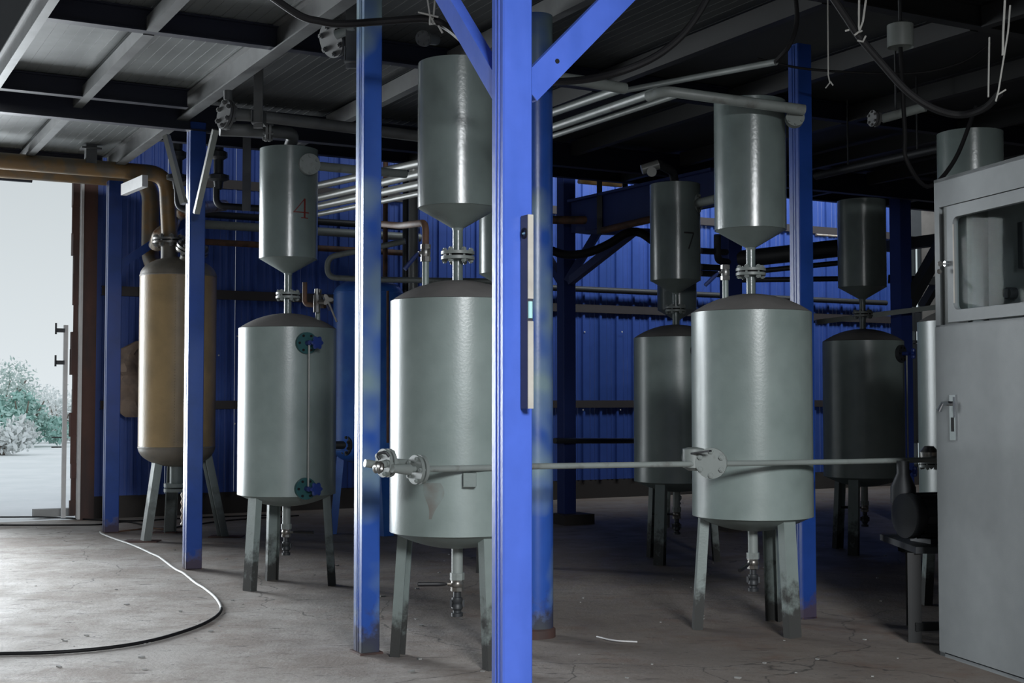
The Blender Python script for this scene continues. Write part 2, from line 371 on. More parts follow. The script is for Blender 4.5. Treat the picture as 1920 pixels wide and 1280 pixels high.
# window at the far right of the back wall
wn = thing('window_1', None, None, W(17.35, VB, .3), kind='structure')
wf = MB()
for uu in (17.21, 17.35, 17.49): wf.box(W(uu, VB, 2.35), (.03, .07, 4.1))
for z in (.33, .75, 2.5, 3.05, 3.5, 4.33): wf.box(W(17.35, VB, z), (.3, .07, .05))
build('window_frame', wf, M['darksteel'], wn)
build('shutter', MB().box(W(17.35, VB-.01, 1.62), (.27, .03, 1.7)).box(W(17.35, VB-.01, 2.85), (.27, .03, .34)), M['darksteel'], wn)
for uu in (17.28, 17.42):
    for z, h in ((.54, .38), (2.6, .14), (3.27, .4), (3.91, .8)): build('pane', MB().box(W(uu, VB, z), (.12, .006, h)), M['glass'], wn)

# other shell walls and roof
struct('wall_right', MB().box(W(19.6, 5.6, 3.6), (.15, 23.6, 7.2)), M['darkwall'])
struct('wall_front', MB().box(W(9.6, -5.1, 3.6), (18.2, .15, 7.2)).box(W(-8, -5.1, 3.6), (11, .15, 7.2)).box(W(-1.1, -5.1, 5.7), (4, .15, 3)), M['darkwall'])
struct('wall_left', MB().box(W(-3.3, 13.6, 3.6), (.15, 7.4, 7.2)).box(W(-3.3, -.9, 3.6), (.15, 8.4, 7.2)).box(W(-3.3, 6.6, 3.6), (.15, 6.6, 7.2)), M['darkwall'])
struct('wall_lintel', MB().box(W(.05, VB, 5.75), (6.7, .15, 2.9)), M['darkwall'])
struct('roof', MB().box(W(8.1, 6.1, 7.3), (23.2, 22.6, .12)), M['roof'])

# mezzanine underside: the ceiling seen in the picture
cg = thing('ceiling', None, None, W(3, 3, 4.0), kind='structure')
UE = [1.38, 2.1, 3.0, 4.35, 5.7, 7.0, 8.35, 9.7, 11.0, 12.4, 13.8, 15.2, 16.6]
VE = [-1.5, 1.2, 3.6, 6.35, 9.1, 11.65, 12.85]  # front strip, out of view, extended to cut the light from behind
for i in range(len(UE)-1):
    for j in range(len(VE)-1):
        u0, u1, v0, v1 = UE[i]+.004, UE[i+1]-.004, VE[j]+.004, VE[j+1]-.004
        if UE[i] < 2.9 and j == 5: v1 = 14.95
        m = MB().box(W((u0+u1)/2, (v0+v1)/2, 4.165), (u1-u0, v1-v0, .012))
        if UE[i] < 5:                                    # faint stiffening swages pressed into the sheets
            k = u0 + .06
            while k < u1-.05: m.box(W(k, (v0+v1)/2, 4.158), (.022, v1-v0-.02, .005)); k += .085
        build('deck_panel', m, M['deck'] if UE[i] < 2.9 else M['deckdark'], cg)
def ibeam(p0, p1, h, w, mat, nm='beam', t=.012):
    p0, p1 = Vector(p0), Vector(p1); m = MB()
    up = Vector((0, 0, 1))
    m.beam(p0, p1, .01, h-.002); m.beam(p0+up*(h/2-t/2), p1+up*(h/2-t/2), w, t); m.beam(p0-up*(h/2-t/2), p1-up*(h/2-t/2), w, t)
    return build(nm, m, M[mat], cg)
ibeam(W(3.0, -1.45, 4.06), W(3.0, 14.95, 4.06), .19, .10, 'beam')          # main beam over the post row
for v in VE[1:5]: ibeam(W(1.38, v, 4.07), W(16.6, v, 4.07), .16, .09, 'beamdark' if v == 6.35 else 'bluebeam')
ibeam(W(1.38, 11.35, 4.07), W(2.94, 11.35, 4.07), .16, .09, 'bluebeam')
ibeam(W(1.38, 11.75, 4.0), W(16.6, 11.75, 4.0), .24, .10, 'bluebeam')
ibeam(W(3.06, 12.85, 4.07), W(16.6, 12.85, 4.07), .18, .09, 'bluebeam')
ibeam(W(-3.2, 14.95, 4.06), W(2.94, 14.95, 4.06), .18, .09, 'bluebeam')
ibeam(W(1.38, -1.45, 4.06), W(1.38, 14.9, 4.06), .19, .06, 'beam')
for uu in UE[1:]:
    if uu == 3.0: continue
    for a, b in ((-1.45, 1.15), (1.25, 3.55), (3.65, 6.3), (6.4, 9.05), (9.15, 12.0 if uu < 3 else 11.65), (12.1 if uu < 3 else 11.8, 14.85 if uu < 3 else 12.8)):
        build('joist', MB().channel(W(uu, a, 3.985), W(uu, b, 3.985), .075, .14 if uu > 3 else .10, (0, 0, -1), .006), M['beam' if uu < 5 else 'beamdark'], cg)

# doorway in the back wall, jamb column and torn edge
dj = thing('door_1', None, None, W(3.1, VB), kind='structure')
build('door_jamb', MB().box(W(3.245, VB-.06, 2.16), (.17, .2, 4.32)), M['rust'], dj)
build('jamb_edge', MB().box(W(3.145, VB-.10, 2.16), (.03, .16, 4.3)), M['white'], dj)
tm = MB(); rr = random.Random(3); z = .05
while z < 4.2:
    h = rr.uniform(.12, .4); w = rr.uniform(.05, .085); tm.box(W(3.10 - w*.5+.03, VB-.02, z+h/2), (w, rr.uniform(.05, .1), h), rz=TH+rr.uniform(-.15, .15)); z += h*.95
build('torn_insulation', tm, M['rust'], dj)
build('door_leaf_edge', MB().box(W(3.0, VB+.05, 1.22), (.05, .05, 2.4)), M['white'], dj)
for zz in (2.35, 1.95):
    build('hinge', MB().box(W(2.93, VB, zz), (.1, .03, .05)).cyl(W(2.87, VB-.02, zz-.05), W(2.87, VB-.02, zz+.09), .012), M['darksteel'], dj)
for zz in (1.02, .90):
    build('hinge', MB().box(W(2.9, VB, zz), (.12, .02, .014)), M['darksteel'], dj)

# ================================================================== POSTS
def post(name, label, u, v, w, d, z1, mat, base=True, foot=.0, cap=None):
    t = thing(name, label, 'post', W(u, v))
    build('post_body', MB().box(W(u, v, z1/2), (w, d, z1), bev=.006), M[mat], t)
    s = MB()                                             # welded lips of the two channels that make the post
    for sg in (-1, 1):
        for o in (-.012, .012): s.box(W(u+sg*(w/2+.001), v+o, z1/2), (.004, .008, z1-.02))
    build('weld_seam', s, M[mat], t)['kind'] = 'stuff'
    if base: build('base_plate', MB().box(W(u, v, .006), (w+foot, d+foot, .012)), M['rust'], t)
    return t
p2 = gnd(687, 1223); u2, v2 = UV(p2)
P2 = post('steel_post', 'blue box post with grey-green overspray left of the large centre tank', u2, v2, .115, .135, 3.96, 'blue_patch', foot=.03)
PF = post('steel_post', 'bright blue post nearest the camera, with a spirit level fixed to it', *UV(at(960, 900, 4.82)), .12, .095, 3.98, 'blue_front')
p1 = gnd(360, 1066); u1_, v1_ = UV(p1)
P1 = post('steel_post', 'blue post with V-shaped braces in front of the ochre tank', u1_, v1_, .14, .14, 3.96, 'blue')
p0 = gnd(207, 998); u0_, v0_ = UV(p0)
P0 = post('steel_post', 'slim blue post nearest the doorway, one diagonal brace', u0_, v0_, .155, .14, 3.96, 'blue')
pr = gnd(1509, 1158); ur_, vr_ = UV(pr)
PR = post('steel_post', 'blue post right behind the right-hand large tank', ur_, vr_, .123, .11, 3.96, 'blue')
# round blue column
q = gnd(1006, 1198); q = Vector((q.x, q.y+.1, 0))
rc = thing('round_column', 'round blue pipe column with worn base behind the nearest post', 'column', q)
build('column_pipe', MB().lathe(q, [(.108, .0), (.108, 3.96)], 40), M['blue_patch'], rc)
build('base_collar', MB().lathe(q, [(.122, .0), (.122, .05), (.109, .06)], 32), M['rust'], rc)
# braces
def brace(t, a, b, w, d, mat, holes=()):
    m = MB().beam(a, b, w, d); o = build('brace', m, M[mat], t); return o
ufv = UV(at(960, 900, 4.82))
a = W(ufv[0]+.05, ufv[1]-.035, 2.62); b = W(ufv[0]+.05+1.36, ufv[1]-.035, 3.99)
br = build('brace', MB().channel(a, b, .1, .035, W(0, -1), .006), M['blue_front'], PF)
hp = a + (b-a).normalized()*.17
build('bolt_hole', MB().cyl(hp + W(0, -.003), hp + W(0, .002), .009, n=12), M['black'], PF, sub=br)
a = W(ufv[0]-.02, ufv[1]+.04, 2.62); b = W(ufv[0]-.02, ufv[1]+.04+1.36, 3.99)
brace(PF, a, b, .05, .075, 'blue_front')
brace(P1, at(345, 382, 11.66), at(312, 254, 11.75), .05, .05, 'pipelight')
brace(P1, at(368, 400, 11.5), at(404, 243, 11.2), .05, .035, 'pipelight')
a = at(222, 478, 14.8); ua, va = UV(a)
brace(P0, W(u0_+.05, v0_, 3.0), W(u0_+.05+.85, v0_, 3.62), .045, .09, 'blue')
sb = MB().beam(at(232, 356, 14.2), at(272, 339, 13.6), .06, .12)
single('beam_stub', sb, M['white'], 'short pale beam stub poking out beside the yellow pipes', 'beam')
# spirit level on the nearest post
lc = W(ufv[0]+.018, ufv[1]-.0475-.031, 1.81)
lv = thing('spirit_level', 'spirit level stuck upright on the nearest blue post', 'level', lc - Vector((0, 0, .345)))
build('level_body', MB().box(lc, (.022, .05, .69), bev=.002), M['levelgrey'], lv)
lu, lvv = UV(lc)
for z0, z1 in ((1.465, 1.775), (1.855, 2.155)):
    build('level_edge', MB().box(W(lu, lvv-.027, (z0+z1)/2), (.0225, .005, z1-z0), bev=.001), M['levelpale'], lv)
build('centre_vial', MB().cyl(W(lu, lvv-.024, 1.785), W(lu, lvv-.024, 1.845), .009), M['vial'], lv)
build('end_vial_ring', MB().lathe(W(lu-.011, lvv, 2.09), [(.012, 0), (.02, 0), (.02, .003), (.012, .003)], 24, axis=W(-1, 0)), M['black'], lv)
build('end_vial', MB().cyl(W(lu-.009, lvv-.011, 2.09), W(lu-.009, lvv+.011, 2.09), .0045), M['vial'], lv)

# ================================================================== TANKS
def digit(ch):
    if ch == '4': return [((.62, 0), (.62, 1.0), .10), ((.62, 1.0), (.05, .30), .05), ((.0, .28), (.9, .28), .06), ((.42, 0), (.84, 0), .05)]
    return [((.1, 1.0), (.8, 1.0), .1), ((.8, 1.0), (.4, 0), .09)]
def number_on(t, sub, c, r, phi0, zc, h, ch, mat):
    X, Y = c.x, c.y; L = math.hypot(X, Y); cd = Vector((-X/L, -Y/L, 0)); rd = Vector((-cd.y, cd.x, 0))
    m = MB()
    for (a, b, w) in digit(ch):
        n = 6
        ax, ay, bx, by = (a[0]-.45)*h, (a[1]-.5)*h, (b[0]-.45)*h, (b[1]-.5)*h
        L2 = math.hypot(bx-ax, by-ay); nx, ny = -(by-ay)/L2*w*h/2, (bx-ax)/L2*w*h/2
        vs = []
        for i in range(n+1):
            q = i/n
            for s_ in (-1, 1):
                x = ax+(bx-ax)*q + nx*s_; y = ay+(by-ay)*q + ny*s_; ph = phi0 + x/r
                vs.append(Vector((X, Y, zc+y)) + (cd*math.cos(ph) + rd*math.sin(ph))*(r+.0015))
        m._add(vs, [(2*i, 2*i+1, 2*i+3, 2*i+2) for i in range(n)])
    build('number', m, M[mat], t, sub=sub)
def facing(c, phi):
    L = math.hypot(c.x, c.y); cd = Vector((-c.x/L, -c.y/L, 0)); rd = Vector((-cd.y, cd.x, 0)); return cd*math.cos(phi) + rd*math.sin(phi)
def ball_valve(t, p, r, lever_dir, lever_len, bodymat='steel', levermat='blackhandle', h=.09, axis=(0, 0, 1), sub=None):
    ax = Vector(axis).normalized(); p = Vector(p)
    m = MB().cyl(p-ax*h/2, p-ax*h*.22, r*1.25, n=8, sm=False).cyl(p+ax*h*.22, p+ax*h/2, r*1.25, n=8, sm=False).lathe(p, [(r*.9, -h*.3), (r*1.15, -h*.15), (r*1.22, 0), (r*1.15, h*.15), (r*.9, h*.3)], 20, axis=ax)
    ld = Vector(lever_dir).normalized()
    side = ld - ax*ld.dot(ax)
    side = side.normalized() if side.length > .01 else basis(ax)[0]
    stem = p + side*r*1.9
    m.cyl(p, stem, r*.35, n=8)
    o = build('valve', m, M[bodymat], t, sub=sub)
    lm = MB().tube([stem, stem + ld*.02, stem + ld*lever_len*.35, stem + ld*lever_len], [.006, .010, .013, .013], n=8)
    build('valve_lever', lm, M[levermat], t, sub=o if sub is None else sub)
    return o
def tank(label, X, Y, legs, upz=(2.61, 3.46), r=.392, ru=.235, number=None, gauge=None, vent=None, drain=None, details=True, group=None, topmat='tankup'):
    c = Vector((X, Y, 0)); t = thing('storage_tank', label, 'tank', c, group)
    build('tank_shell', MB().lathe(c, [(r-.012, .737), (r, .737), (r, 2.064), (r-.012, 2.064)], 72), M['tank'], t)
    dome = [(r-.003, 2.060)] + [((r-.003)*math.cos(a), 2.064 + .126*math.sin(a)**1.0) for a in [k*PI/2/10 for k in range(1, 11)]]
    rad = (r*r + .126**2)/(2*.126); dome = []
    for k in range(13):
        rr_ = (r-.003)*(1-k/12); dome.append((max(rr_, .001), 2.064 + math.sqrt(rad*rad - rr_*rr_) - (rad-.126)))
    build('top_dome', MB().lathe(c, dome, 72), M['dome'], t, label='dark dusty top dome')
    dish = []
    dh = .10; rad = ((r-.01)**2 + dh**2)/(2*dh)
    for k in range(13):
        rr_ = (r-.01)*(1-k/12); dish.append((max(rr_, .001), .737 - (math.sqrt(rad*rad - rr_*rr_) - (rad-dh))))
    build('bottom_dish', MB().lathe(c, dish[::-1], 72), M['dish'], t)
    z0, z1 = upz
    build('neck_pipe', MB().cyl(c+Vector((0, 0, 2.17)), c+Vector((0, 0, z0-.11)), .030, n=24), M['tankup'], t)
    flange(t, c+Vector((0, 0, 2.335)), (0, 0, 1), .098, th=.018, gap=.012, nb=6)
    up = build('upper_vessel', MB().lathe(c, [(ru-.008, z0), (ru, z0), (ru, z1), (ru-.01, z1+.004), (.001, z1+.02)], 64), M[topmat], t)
    build('cone_outlet', MB().lathe(c, [(.030, z0-.13), (.034, z0-.115), (ru-.004, z0+.001)], 64), M['dish'], t)
    build('seam_weld', MB().beam(c+facing(c, 0)*(ru+.001)+Vector((0, 0, z0+.01)), c+facing(c, 0)*(ru+.001)+Vector((0, 0, z1-.01)), .004, .003, up=facing(c, 0)), M[topmat], t, sub=up)
    for a in legs:
        d = Vector((math.cos(a), math.sin(a), 0)); top = c + d*(r-.045) + Vector((0, 0, .76)); foot = c + d*(r+.005) + Vector((0, 0, .0))
        lg = build('leg', MB().channel(foot, top, .098, .06, d, .009), M['leg'], t)
    # drain under the dish
    s_ = .645
    build('drain_pipe', MB().cyl(c+Vector((0, 0, s_+.01)), c+Vector((0, 0, s_-.17)), .033, n=20).cyl(c+Vector((0, 0, s_-.15)), c+Vector((0, 0, s_-.19)), .042, n=8, sm=False), M['pipe'], t)
    dv = ball_valve(t, c+Vector((0, 0, s_-.215)), .031, drain if drain else facing(c, -PI/2), .17, 'steel', 'blackhandle', h=.08)
    cm = MB().lathe(c, [(.022, s_-.25), (.022, s_-.29), (.031, s_-.292), (.033, s_-.31), (.026, s_-.325), (.033, s_-.335), (.033, s_-.355), (.024, s_-.365), (.024, s_-.378), (.034, s_-.38), (.034, s_-.40), (.01, s_-.402)][::-1], 20)
    for sg in (-1, 1): cm.box(c + facing(c, sg*PI/2)*.036 + Vector((0, 0, s_-.325)), (.012, .02, .04), rz=0)
    build('hose_coupling', cm, M['darksteel'], t)
    if vent:
        ph, rad_, hgt, ldir, rusty = vent
        d = facing(c, ph)*rad_; zb = 2.064+.126*(1-(rad_/r)**2)-.01
        build('vent_pipe', MB().cyl(c+d+Vector((0, 0, zb)), c+d+Vector((0, 0, zb+hgt)), .020, n=16), M['tank'], t)
        ball_valve(t, c+d+Vector((0, 0, zb+hgt+.045)), .024, ldir, .13, 'steel', 'bluelever', h=.10)
    if gauge:
        ph = gauge; n = facing(c, ph); side = facing(c, ph+PI/2)
        for zz, nm in ((1.935, 'top'), (.80, 'bottom')):
            p = c + n*r + Vector((0, 0, zz))
            fo = build('gauge_flange', MB().cyl(p-n*.01, p+n*.03, .085, n=28), M['teal'] if details else M['darksteel'], t)
            hb = MB()
            for k in range(6):
                a = 2*PI*k/6; hb.cyl(p + side*math.cos(a)*.064+Vector((0, 0, 1))*math.sin(a)*.064+n*.028, p + side*math.cos(a)*.064+Vector((0, 0, 1))*math.sin(a)*.064+n*.036, .011, n=6, sm=False)
            build('bolts', hb, M['black'], t, sub=fo)['kind'] = 'stuff'
            build('gauge_cock', MB().cyl(p+n*.02, p+n*.09, .02, n=12).cyl(p+n*.07, p+n*.07+side*.05, .014, n=10), M['bluedark'], t)
            build('handwheel', MB().star(p+n*.10+side*.045, (n+side*.25), .056, .03, 6), M['wheel'], t)
        build('gauge_glass', MB().cyl(c+n*(r+.07)+Vector((0, 0, .82)), c+n*(r+.07)+Vector((0, 0, 1.92)), .008, n=10), M['pipelight'], t)
    if number:
        ch, ph, zc, h, mat = number; number_on(t, up, c, ru, ph, zc, h, ch, mat)
    return t, c, up
rad = math.radians
def ang(c, foot): return math.atan2(foot.y-c.y, foot.x-c.x)
c2 = Vector((-.317, 7.78, 0))
T2, C2, U2 = tank('largest grey-green tank with upper hopper, between the two left-centre blue posts', c2.x, c2.y, [rad(164), rad(-55), rad(52)], vent=(rad(-62), .21, .15, (-.6, -.3, -.8), True), drain=Vector((-1, -.2, .02)), ru=.235)
c3 = Vector((1.576, 8.79, 0))
T3, C3, U3 = tank('large grey-green tank with hopper, right of centre, scuffed legs', c3.x, c3.y, [rad(180), rad(-59), rad(58)], vent=(rad(-60), .19, .13, (-.8, -.2, -.75), False), drain=Vector((-.5, -.8, -.15)))
c1 = Vector((-1.815, 10.8, 0))
T1, C1, U1 = tank('grey tank numbered 4 with gauge glass on the left', c1.x, c1.y, [rad(5), rad(118), rad(-130)], vent=(rad(66), .26, .16, (.4, .2, -.9), False), drain=Vector((1, -.2, 0)), gauge=rad(21), number=('4', rad(26), 3.02, .155, 'red'), upz=(2.63, 3.52))
T4, C4, U4 = tank('shadowed tank numbered 7 behind the right-hand large tank', 1.527, 12.45, [rad(0), rad(122), rad(-122)], gauge=rad(32), number=('7', rad(33), 2.95, .15, 'blacknum'), upz=(2.60, 3.50), details=False)
T5, C5, U5 = tank('very dark tank in the gloom at right, between post and cabinet', 3.47, 13.2, [rad(0), rad(122), rad(-122)], gauge=rad(62), upz=(2.60, 3.46), details=False)
T6, C6, U6 = tank('tank half hidden behind the grey control cabinet', 3.39, 9.82, [rad(180), rad(-59), rad(58)])
Tb, Cb, Ub = tank('tank hidden behind the centre posts, only its hopper edge showing', -.06, 11.9, [rad(0), rad(122), rad(-122)])
T7, C7, U7 = tank('farthest tank, standing behind the tank numbered 7', 1.98, 16.0, [rad(0), rad(122), rad(-122)], upz=(2.56, 3.4))

# ochre pressure tank
yc = Vector((-3.58, 14.3, 0)); ty = thing('ochre_tank', 'ochre pressure tank with domed ends on splayed legs', 'tank', yc)
def ptank(t, c, r, z0, z1, dh, m1, m2, n=64):
    prof = [(r, z0), (r, z1)]
    build('tank_shell', MB().lathe(c, prof, n), M[m1], t)
    top = [(max(r*math.cos(a), .001), z1 + dh*math.sin(a)) for a in [k*PI/2/12 for k in range(13)]]
    bot = [(max(r*math.cos(a), .001), z0 - dh*math.sin(a)) for a in [k*PI/2/12 for k in range(13)]]
    build('top_cap', MB().lathe(c, top, n), M[m2], t); build('bottom_cap', MB().lathe(c, bot[::-1], n), M[m2] if m1 != 'yellow' else M['yellowcap'], t)
    for zz in (z0, z1): build('seam_band', MB().lathe(c, [(r, zz-.01), (r+.004, zz-.005), (r+.004, zz+.005), (r, zz+.01)], n), M[m2], t)
ptank(ty, yc, .402, .985, 2.81, .21, 'yellow', 'yellowcap')
wl = MB()
for k in range(60): wl.lathe(yc + facing(yc, rad(-4))*.398 + Vector((0, 0, 1.02+k*.03)), [(.001, -.006), (.007, -.003), (.007, .003), (.001, .006)], 6)
build('weld_beads', wl, M['yellow'], ty)['kind'] = 'stuff'
for px, py, tx in ((266, 1015, 290), (318, 998, 325), (425, 1006, 392)):
    f = gnd(px, py); d = (f-yc); d.normalize(); top = yc + d*(.22 if px < 300 else .34) + Vector((0, 0, 1.02))
    lg = build('leg', MB().channel(f+Vector((0, 0, .01)), top, .13, .08, d, .01), M['legy'], ty)
    build('foot_plate', MB().box(f+Vector((0, 0, .006)), (.36, .2, .012), rz=0), M['rust'], ty, sub=lg)
build('neck_pipe', MB().cyl(yc+Vector((-.1, 0, 3.0)), yc+Vector((-.1, 0, 3.17)), .09, n=24), M['yellowcap'], ty)
flange(ty, yc+Vector((-.1, 0, 3.19)), (0, 0, 1), .18, th=.022, gap=.014, nb=8, mat='steel')
build('manway_nozzle', MB().cyl(yc+Vector((.12, -.15, 2.9)), yc+Vector((.22, -.25, 3.08)), .10, n=24), M['yellowcap'], ty)
flange(ty, yc+Vector((.2, -.23, 3.08)), (.35, -.35, .9), .17, th=.025, gap=.014, nb=8, mat='steel')
build('bottom_outlet', MB().cyl(yc+Vector((0, 0, .79)), yc+Vector((0, 0, .58)), .07, n=20).cyl(yc+Vector((0, 0, .6)), yc+Vector((0, 0, .56)), .13, n=24).cyl(yc+Vector((0, 0, .545)), yc+Vector((0, 0, .51)), .13, n=24), M['legy'], ty)
dp = [yc+Vector((.1, -.05, .52-.04*k)) + Vector((.008*(-1)**k, 0, 0)) for k in range(10)]
build('drain_hose', MB().tube(dp, .035, 12), M['foil'], ty)
# blue tank behind
bc = at(690, 747, 15.0); bc.z = 0; tb = thing('blue_tank', 'tall bright blue pressure tank behind the left tanks', 'tank', bc)
ptank(tb, bc, .39, .94, 2.68, .17, 'bluetank', 'bluetank')
for a in (rad(188), rad(70), rad(-50)):
    d = Vector((math.cos(a), math.sin(a), 0)); build('leg', MB().channel(bc+d*.42, bc+d*.33+Vector((0, 0, 1.0)), .13, .08, d, .01), M['bluetank'], tb)
nz = at(652, 834, 14.72); build('side_nozzle', MB().cyl(nz, nz+Vector((.16, .1, 0)), .06, n=16), M['bluetank'], tb)
flange(tb, nz, (-.8, -.6, 0), .115, th=.025, gap=.014, nb=8, mat='darksteel')
build('nozzle_pipe', MB().cyl(nz, nz+Vector((-.26, -.12, 0)), .045, n=14), M['darksteel'], tb)
lp = arc_pts([at(760, 452, 14.6), at(712, 462, 14.6), at(614, 482, 14.6), at(614, 520, 14.6), at(700, 524, 14.6), at(1000, 528, 14.9)], .12)
single('pipe_loop', MB().tube(lp, .032, 12), M['pipe'], 'grey pipe bent into a hairpin loop above the blue tank', 'pipe')
gp = MB().cyl(at(727, 545, 13.6), at(727, 830, 13.6), .014, n=10)
single('sight_tube', gp, M['rustpipe'], 'thin copper-brown upright tube right of the left-centre post', 'pipe')

# ================================================================== PIPES
def pipe(label, pts, r, mat, corner=.1, ends=(), name='pipe', flanges=(), fmat='pipe'):
    P = arc_pts(pts, corner) if len(pts) > 2 else [Vector(p) for p in pts]
    t = thing(name, label, 'pipe', P[0])
    build('pipe_run', MB().tube(P, r, 14), M[mat], t)
    for (c, ax, R) in flanges: flange(t, c, ax, R, mat=fmat, nb=6)
    return t
# long low pipe with valves, running past the two big tanks
dU = W(1, 0); dV = W(0, 1)
s0 = at(690, 870, 7.019); s1 = at(800, 879, 7.176); s2 = at(1000, 874, 7.608); s3 = at(1409, 868, 8.159); s4 = at(1766, 861, 8.945)
lpipe = thing('low_pipe', 'long thin grey pipe running past the big tanks to the cabinet', 'pipe', s0)
build('pipe_run', MB().tube([at(745, 880, 7.058), s1, at(860, 878, 7.323), at(940, 876, 7.471), s2, at(1200, 871, 7.884), s3, at(1600, 865, 8.572), s4], .0175, 14), M['pipe'], lpipe)
build('reducer', MB().tube([at(735, 878, 7.038), at(768, 880, 7.117)], [.022, .030], 14), M['pipe'], lpipe)
flange(lpipe, at(784, 880, 7.146), (s2-s1), .078, th=.018, gap=.01, nb=5, single_bolts=True)
gv = at(722, 868, 7.097)
flange(lpipe, gv + Vector((.005, .02, 0)), (s2-s1)+Vector((0, .0, 0)), .076, th=.018, gap=.01, nb=5, single_bolts=True)
build('branch_pipe', MB().tube([at(684, 868, 6.999), at(712, 872, 7.038), at(735, 866, 7.097), at(765, 868, 7.235)], .021, 14), M['pipe'], lpipe)
hw = MB().lathe(at(712, 876, 6.979), [(.026, -.012), (.034, 0), (.026, .012)], 18, axis=(.9, -.4, -.1)).lathe(at(706, 876, 6.969), [(.026, -.01), (.032, 0), (.026, .01)], 18, axis=(.9, -.4, -.1))
build('union_nut', hw, M['steel'], lpipe)
build('valve_yoke', MB().tube(smooth_pts([at(712, 862, 6.999), at(708, 852, 6.999), at(722, 848, 6.999), at(730, 856, 6.999)]), .008, 8), M['darksteel'], lpipe)
build('support_stub', MB().box(C2 + facing(C2, rad(10))*.40+Vector((0, 0, 1.055)), (.07, .09, .075), rz=0), M['dish'], lpipe)
M['stain'] = paint('rust_run', (.155, .135, .12), .45, col2=(.20, .24, .23), nscale=7, thr=(.35, .6))
m = MB(); vs = []; n_ = 14
for j in range(n_+1):
    q = j/n_; z = 1.035 - q*.20; wd = (.10 + .05*math.sin(q*5))*(1-q*.65)
    for i in range(7): ph = rad(-21) + (i/6-.5)*wd/.392 + .03*math.sin(q*4); vs.append(C2 + facing(C2, ph)*.3926 + Vector((0, 0, z)))
m._add(vs, [(j*7+i, j*7+i+1, (j+1)*7+i+1, (j+1)*7+i) for j in range(n_) for i in range(6)], True)
build('rust_stain', m, M['stain'], T2)
# flanged gate valve on the right-hand big tank
vc = at(1322, 868, 8.061)
nv = thing('flanged_valve', 'flanged grey valve on the right-hand big tank where the low pipe passes', 'valve', vc)
ax = Vector((-.55, -.80, 0)).normalized()
build('nozzle', MB().cyl(vc - ax*.02, vc + Vector((.16, .34, 0)), .035, n=18), M['tank'], nv)
flange(nv, at(1334, 868, 7.992), (-.25, -.95, 0), .092, th=.02, gap=.01, nb=6, single_bolts=True)
build('valve_body', MB().tube([at(1325, 862, 8.041), at(1300, 858, 8.080), at(1285, 862, 8.110)], [.05, .062, .045], 16).lathe(at(1300, 860, 8.061), [(.03, -.07), (.066, -.05), (.066, .06), (.03, .07)], 20), M['pipe'], nv)
build('valve_lever', MB().beam(at(1296, 850, 8.011), at(1332, 845, 7.864), .02, .01), M['blackhandle'], nv)
# valve by the cabinet on the rear-right tank
vr = at(1742, 850, 8.994)
rv = thing('flanged_valve', 'small steel valve on the low pipe beside the cabinet', 'valve', vr)
build('valve_body', MB().lathe(vr, [(.02, -.05), (.06, -.03), (.065, .01), (.03, .05)], 20).tube([vr, vr+Vector((.1, .25, 0))], .03, 12), M['steel'], rv)
flange(rv, vr+Vector((0, 0, -.07)), (0, 0, 1), .07, nb=6, mat='pipe')

# yellow pipes from the left into the ochre tank
yt = yc + Vector((-.1, 0, 3.2))
a = at(-60, 297, 13.75); b = at(312, 326, 14.3)
pipe('thick rusty yellow pipe dropping into the ochre tank', [W(-2.9, UV(b)[1], b.z), b, yt + Vector((0.0, 0, .02))], .085, 'yellowpipe', .2)
zb = 3.98
b2 = at(283, 338, 15.6)
pipe('second yellow pipe bending down behind the ochre tank', [W(-2.9, UV(b2)[1], b2.z), b2, Vector((b2.x, b2.y, 3.15)), Vector((b2.x+.15, b2.y-.3, 3.0))], .10, 'yellowpipe', .25)
b3 = at(240, 333, 14.9)
pipe('blue pipe under the door lintel', [W(-2.9, 16.2, 4.05), W(2.4, 16.2, 4.05)], .05, 'bluebeam')
eb = MB().tube(smooth_pts([at(292, 462, 14.9), at(300, 440, 14.8), at(318, 428, 14.8), at(325, 415, 14.9)]), .08, 14)
single('foil_lagged_elbow', eb, M['foil'], 'pale lagged elbow pipe on top of the ochre tank', 'pipe')
pipe('grey pipe crossing behind the V-braced post', [at(318, 445, 15.2), at(325, 410, 15.2), at(352, 392, 15.0), at(420, 385, 16.6)], .07, 'foil', .1)
hang = MB().box(at(170, 290, 13.9), (.11, .1, .22)).box(at(170, 279, 13.9), (.2, .15, .02))
single('hanger', hang, M['beam'], 'flanged stub hanging from the deck over the yellow pipe', 'bracket')

# wall pipes, left
for i, (z, r, lab) in enumerate(((3.86, .045, 'upper dark pipe along the back wall'), (3.72, .055, 'thick grey-brown pipe along the back wall'), (3.49, .04, 'brown pipe along the back wall below the others'))):
    pipe(lab, [W(4.4, VB-.45-.06*i, z), W(7.6, VB-.45-.06*i, z)], r, ('darksteel', 'pipe', 'rustpipe')[i])
pipe('thin pipe on the back wall behind the tank numbered 7', [W(8.6, VB-.2, 3.14), W(16.5, VB-.2, 3.14)], .045, 'darksteel')
pipe('low thin pipe behind the tanks near the back wall', [at(1040, 826, 15.8), at(1192, 826, 17.0)], .035, 'darksteel')
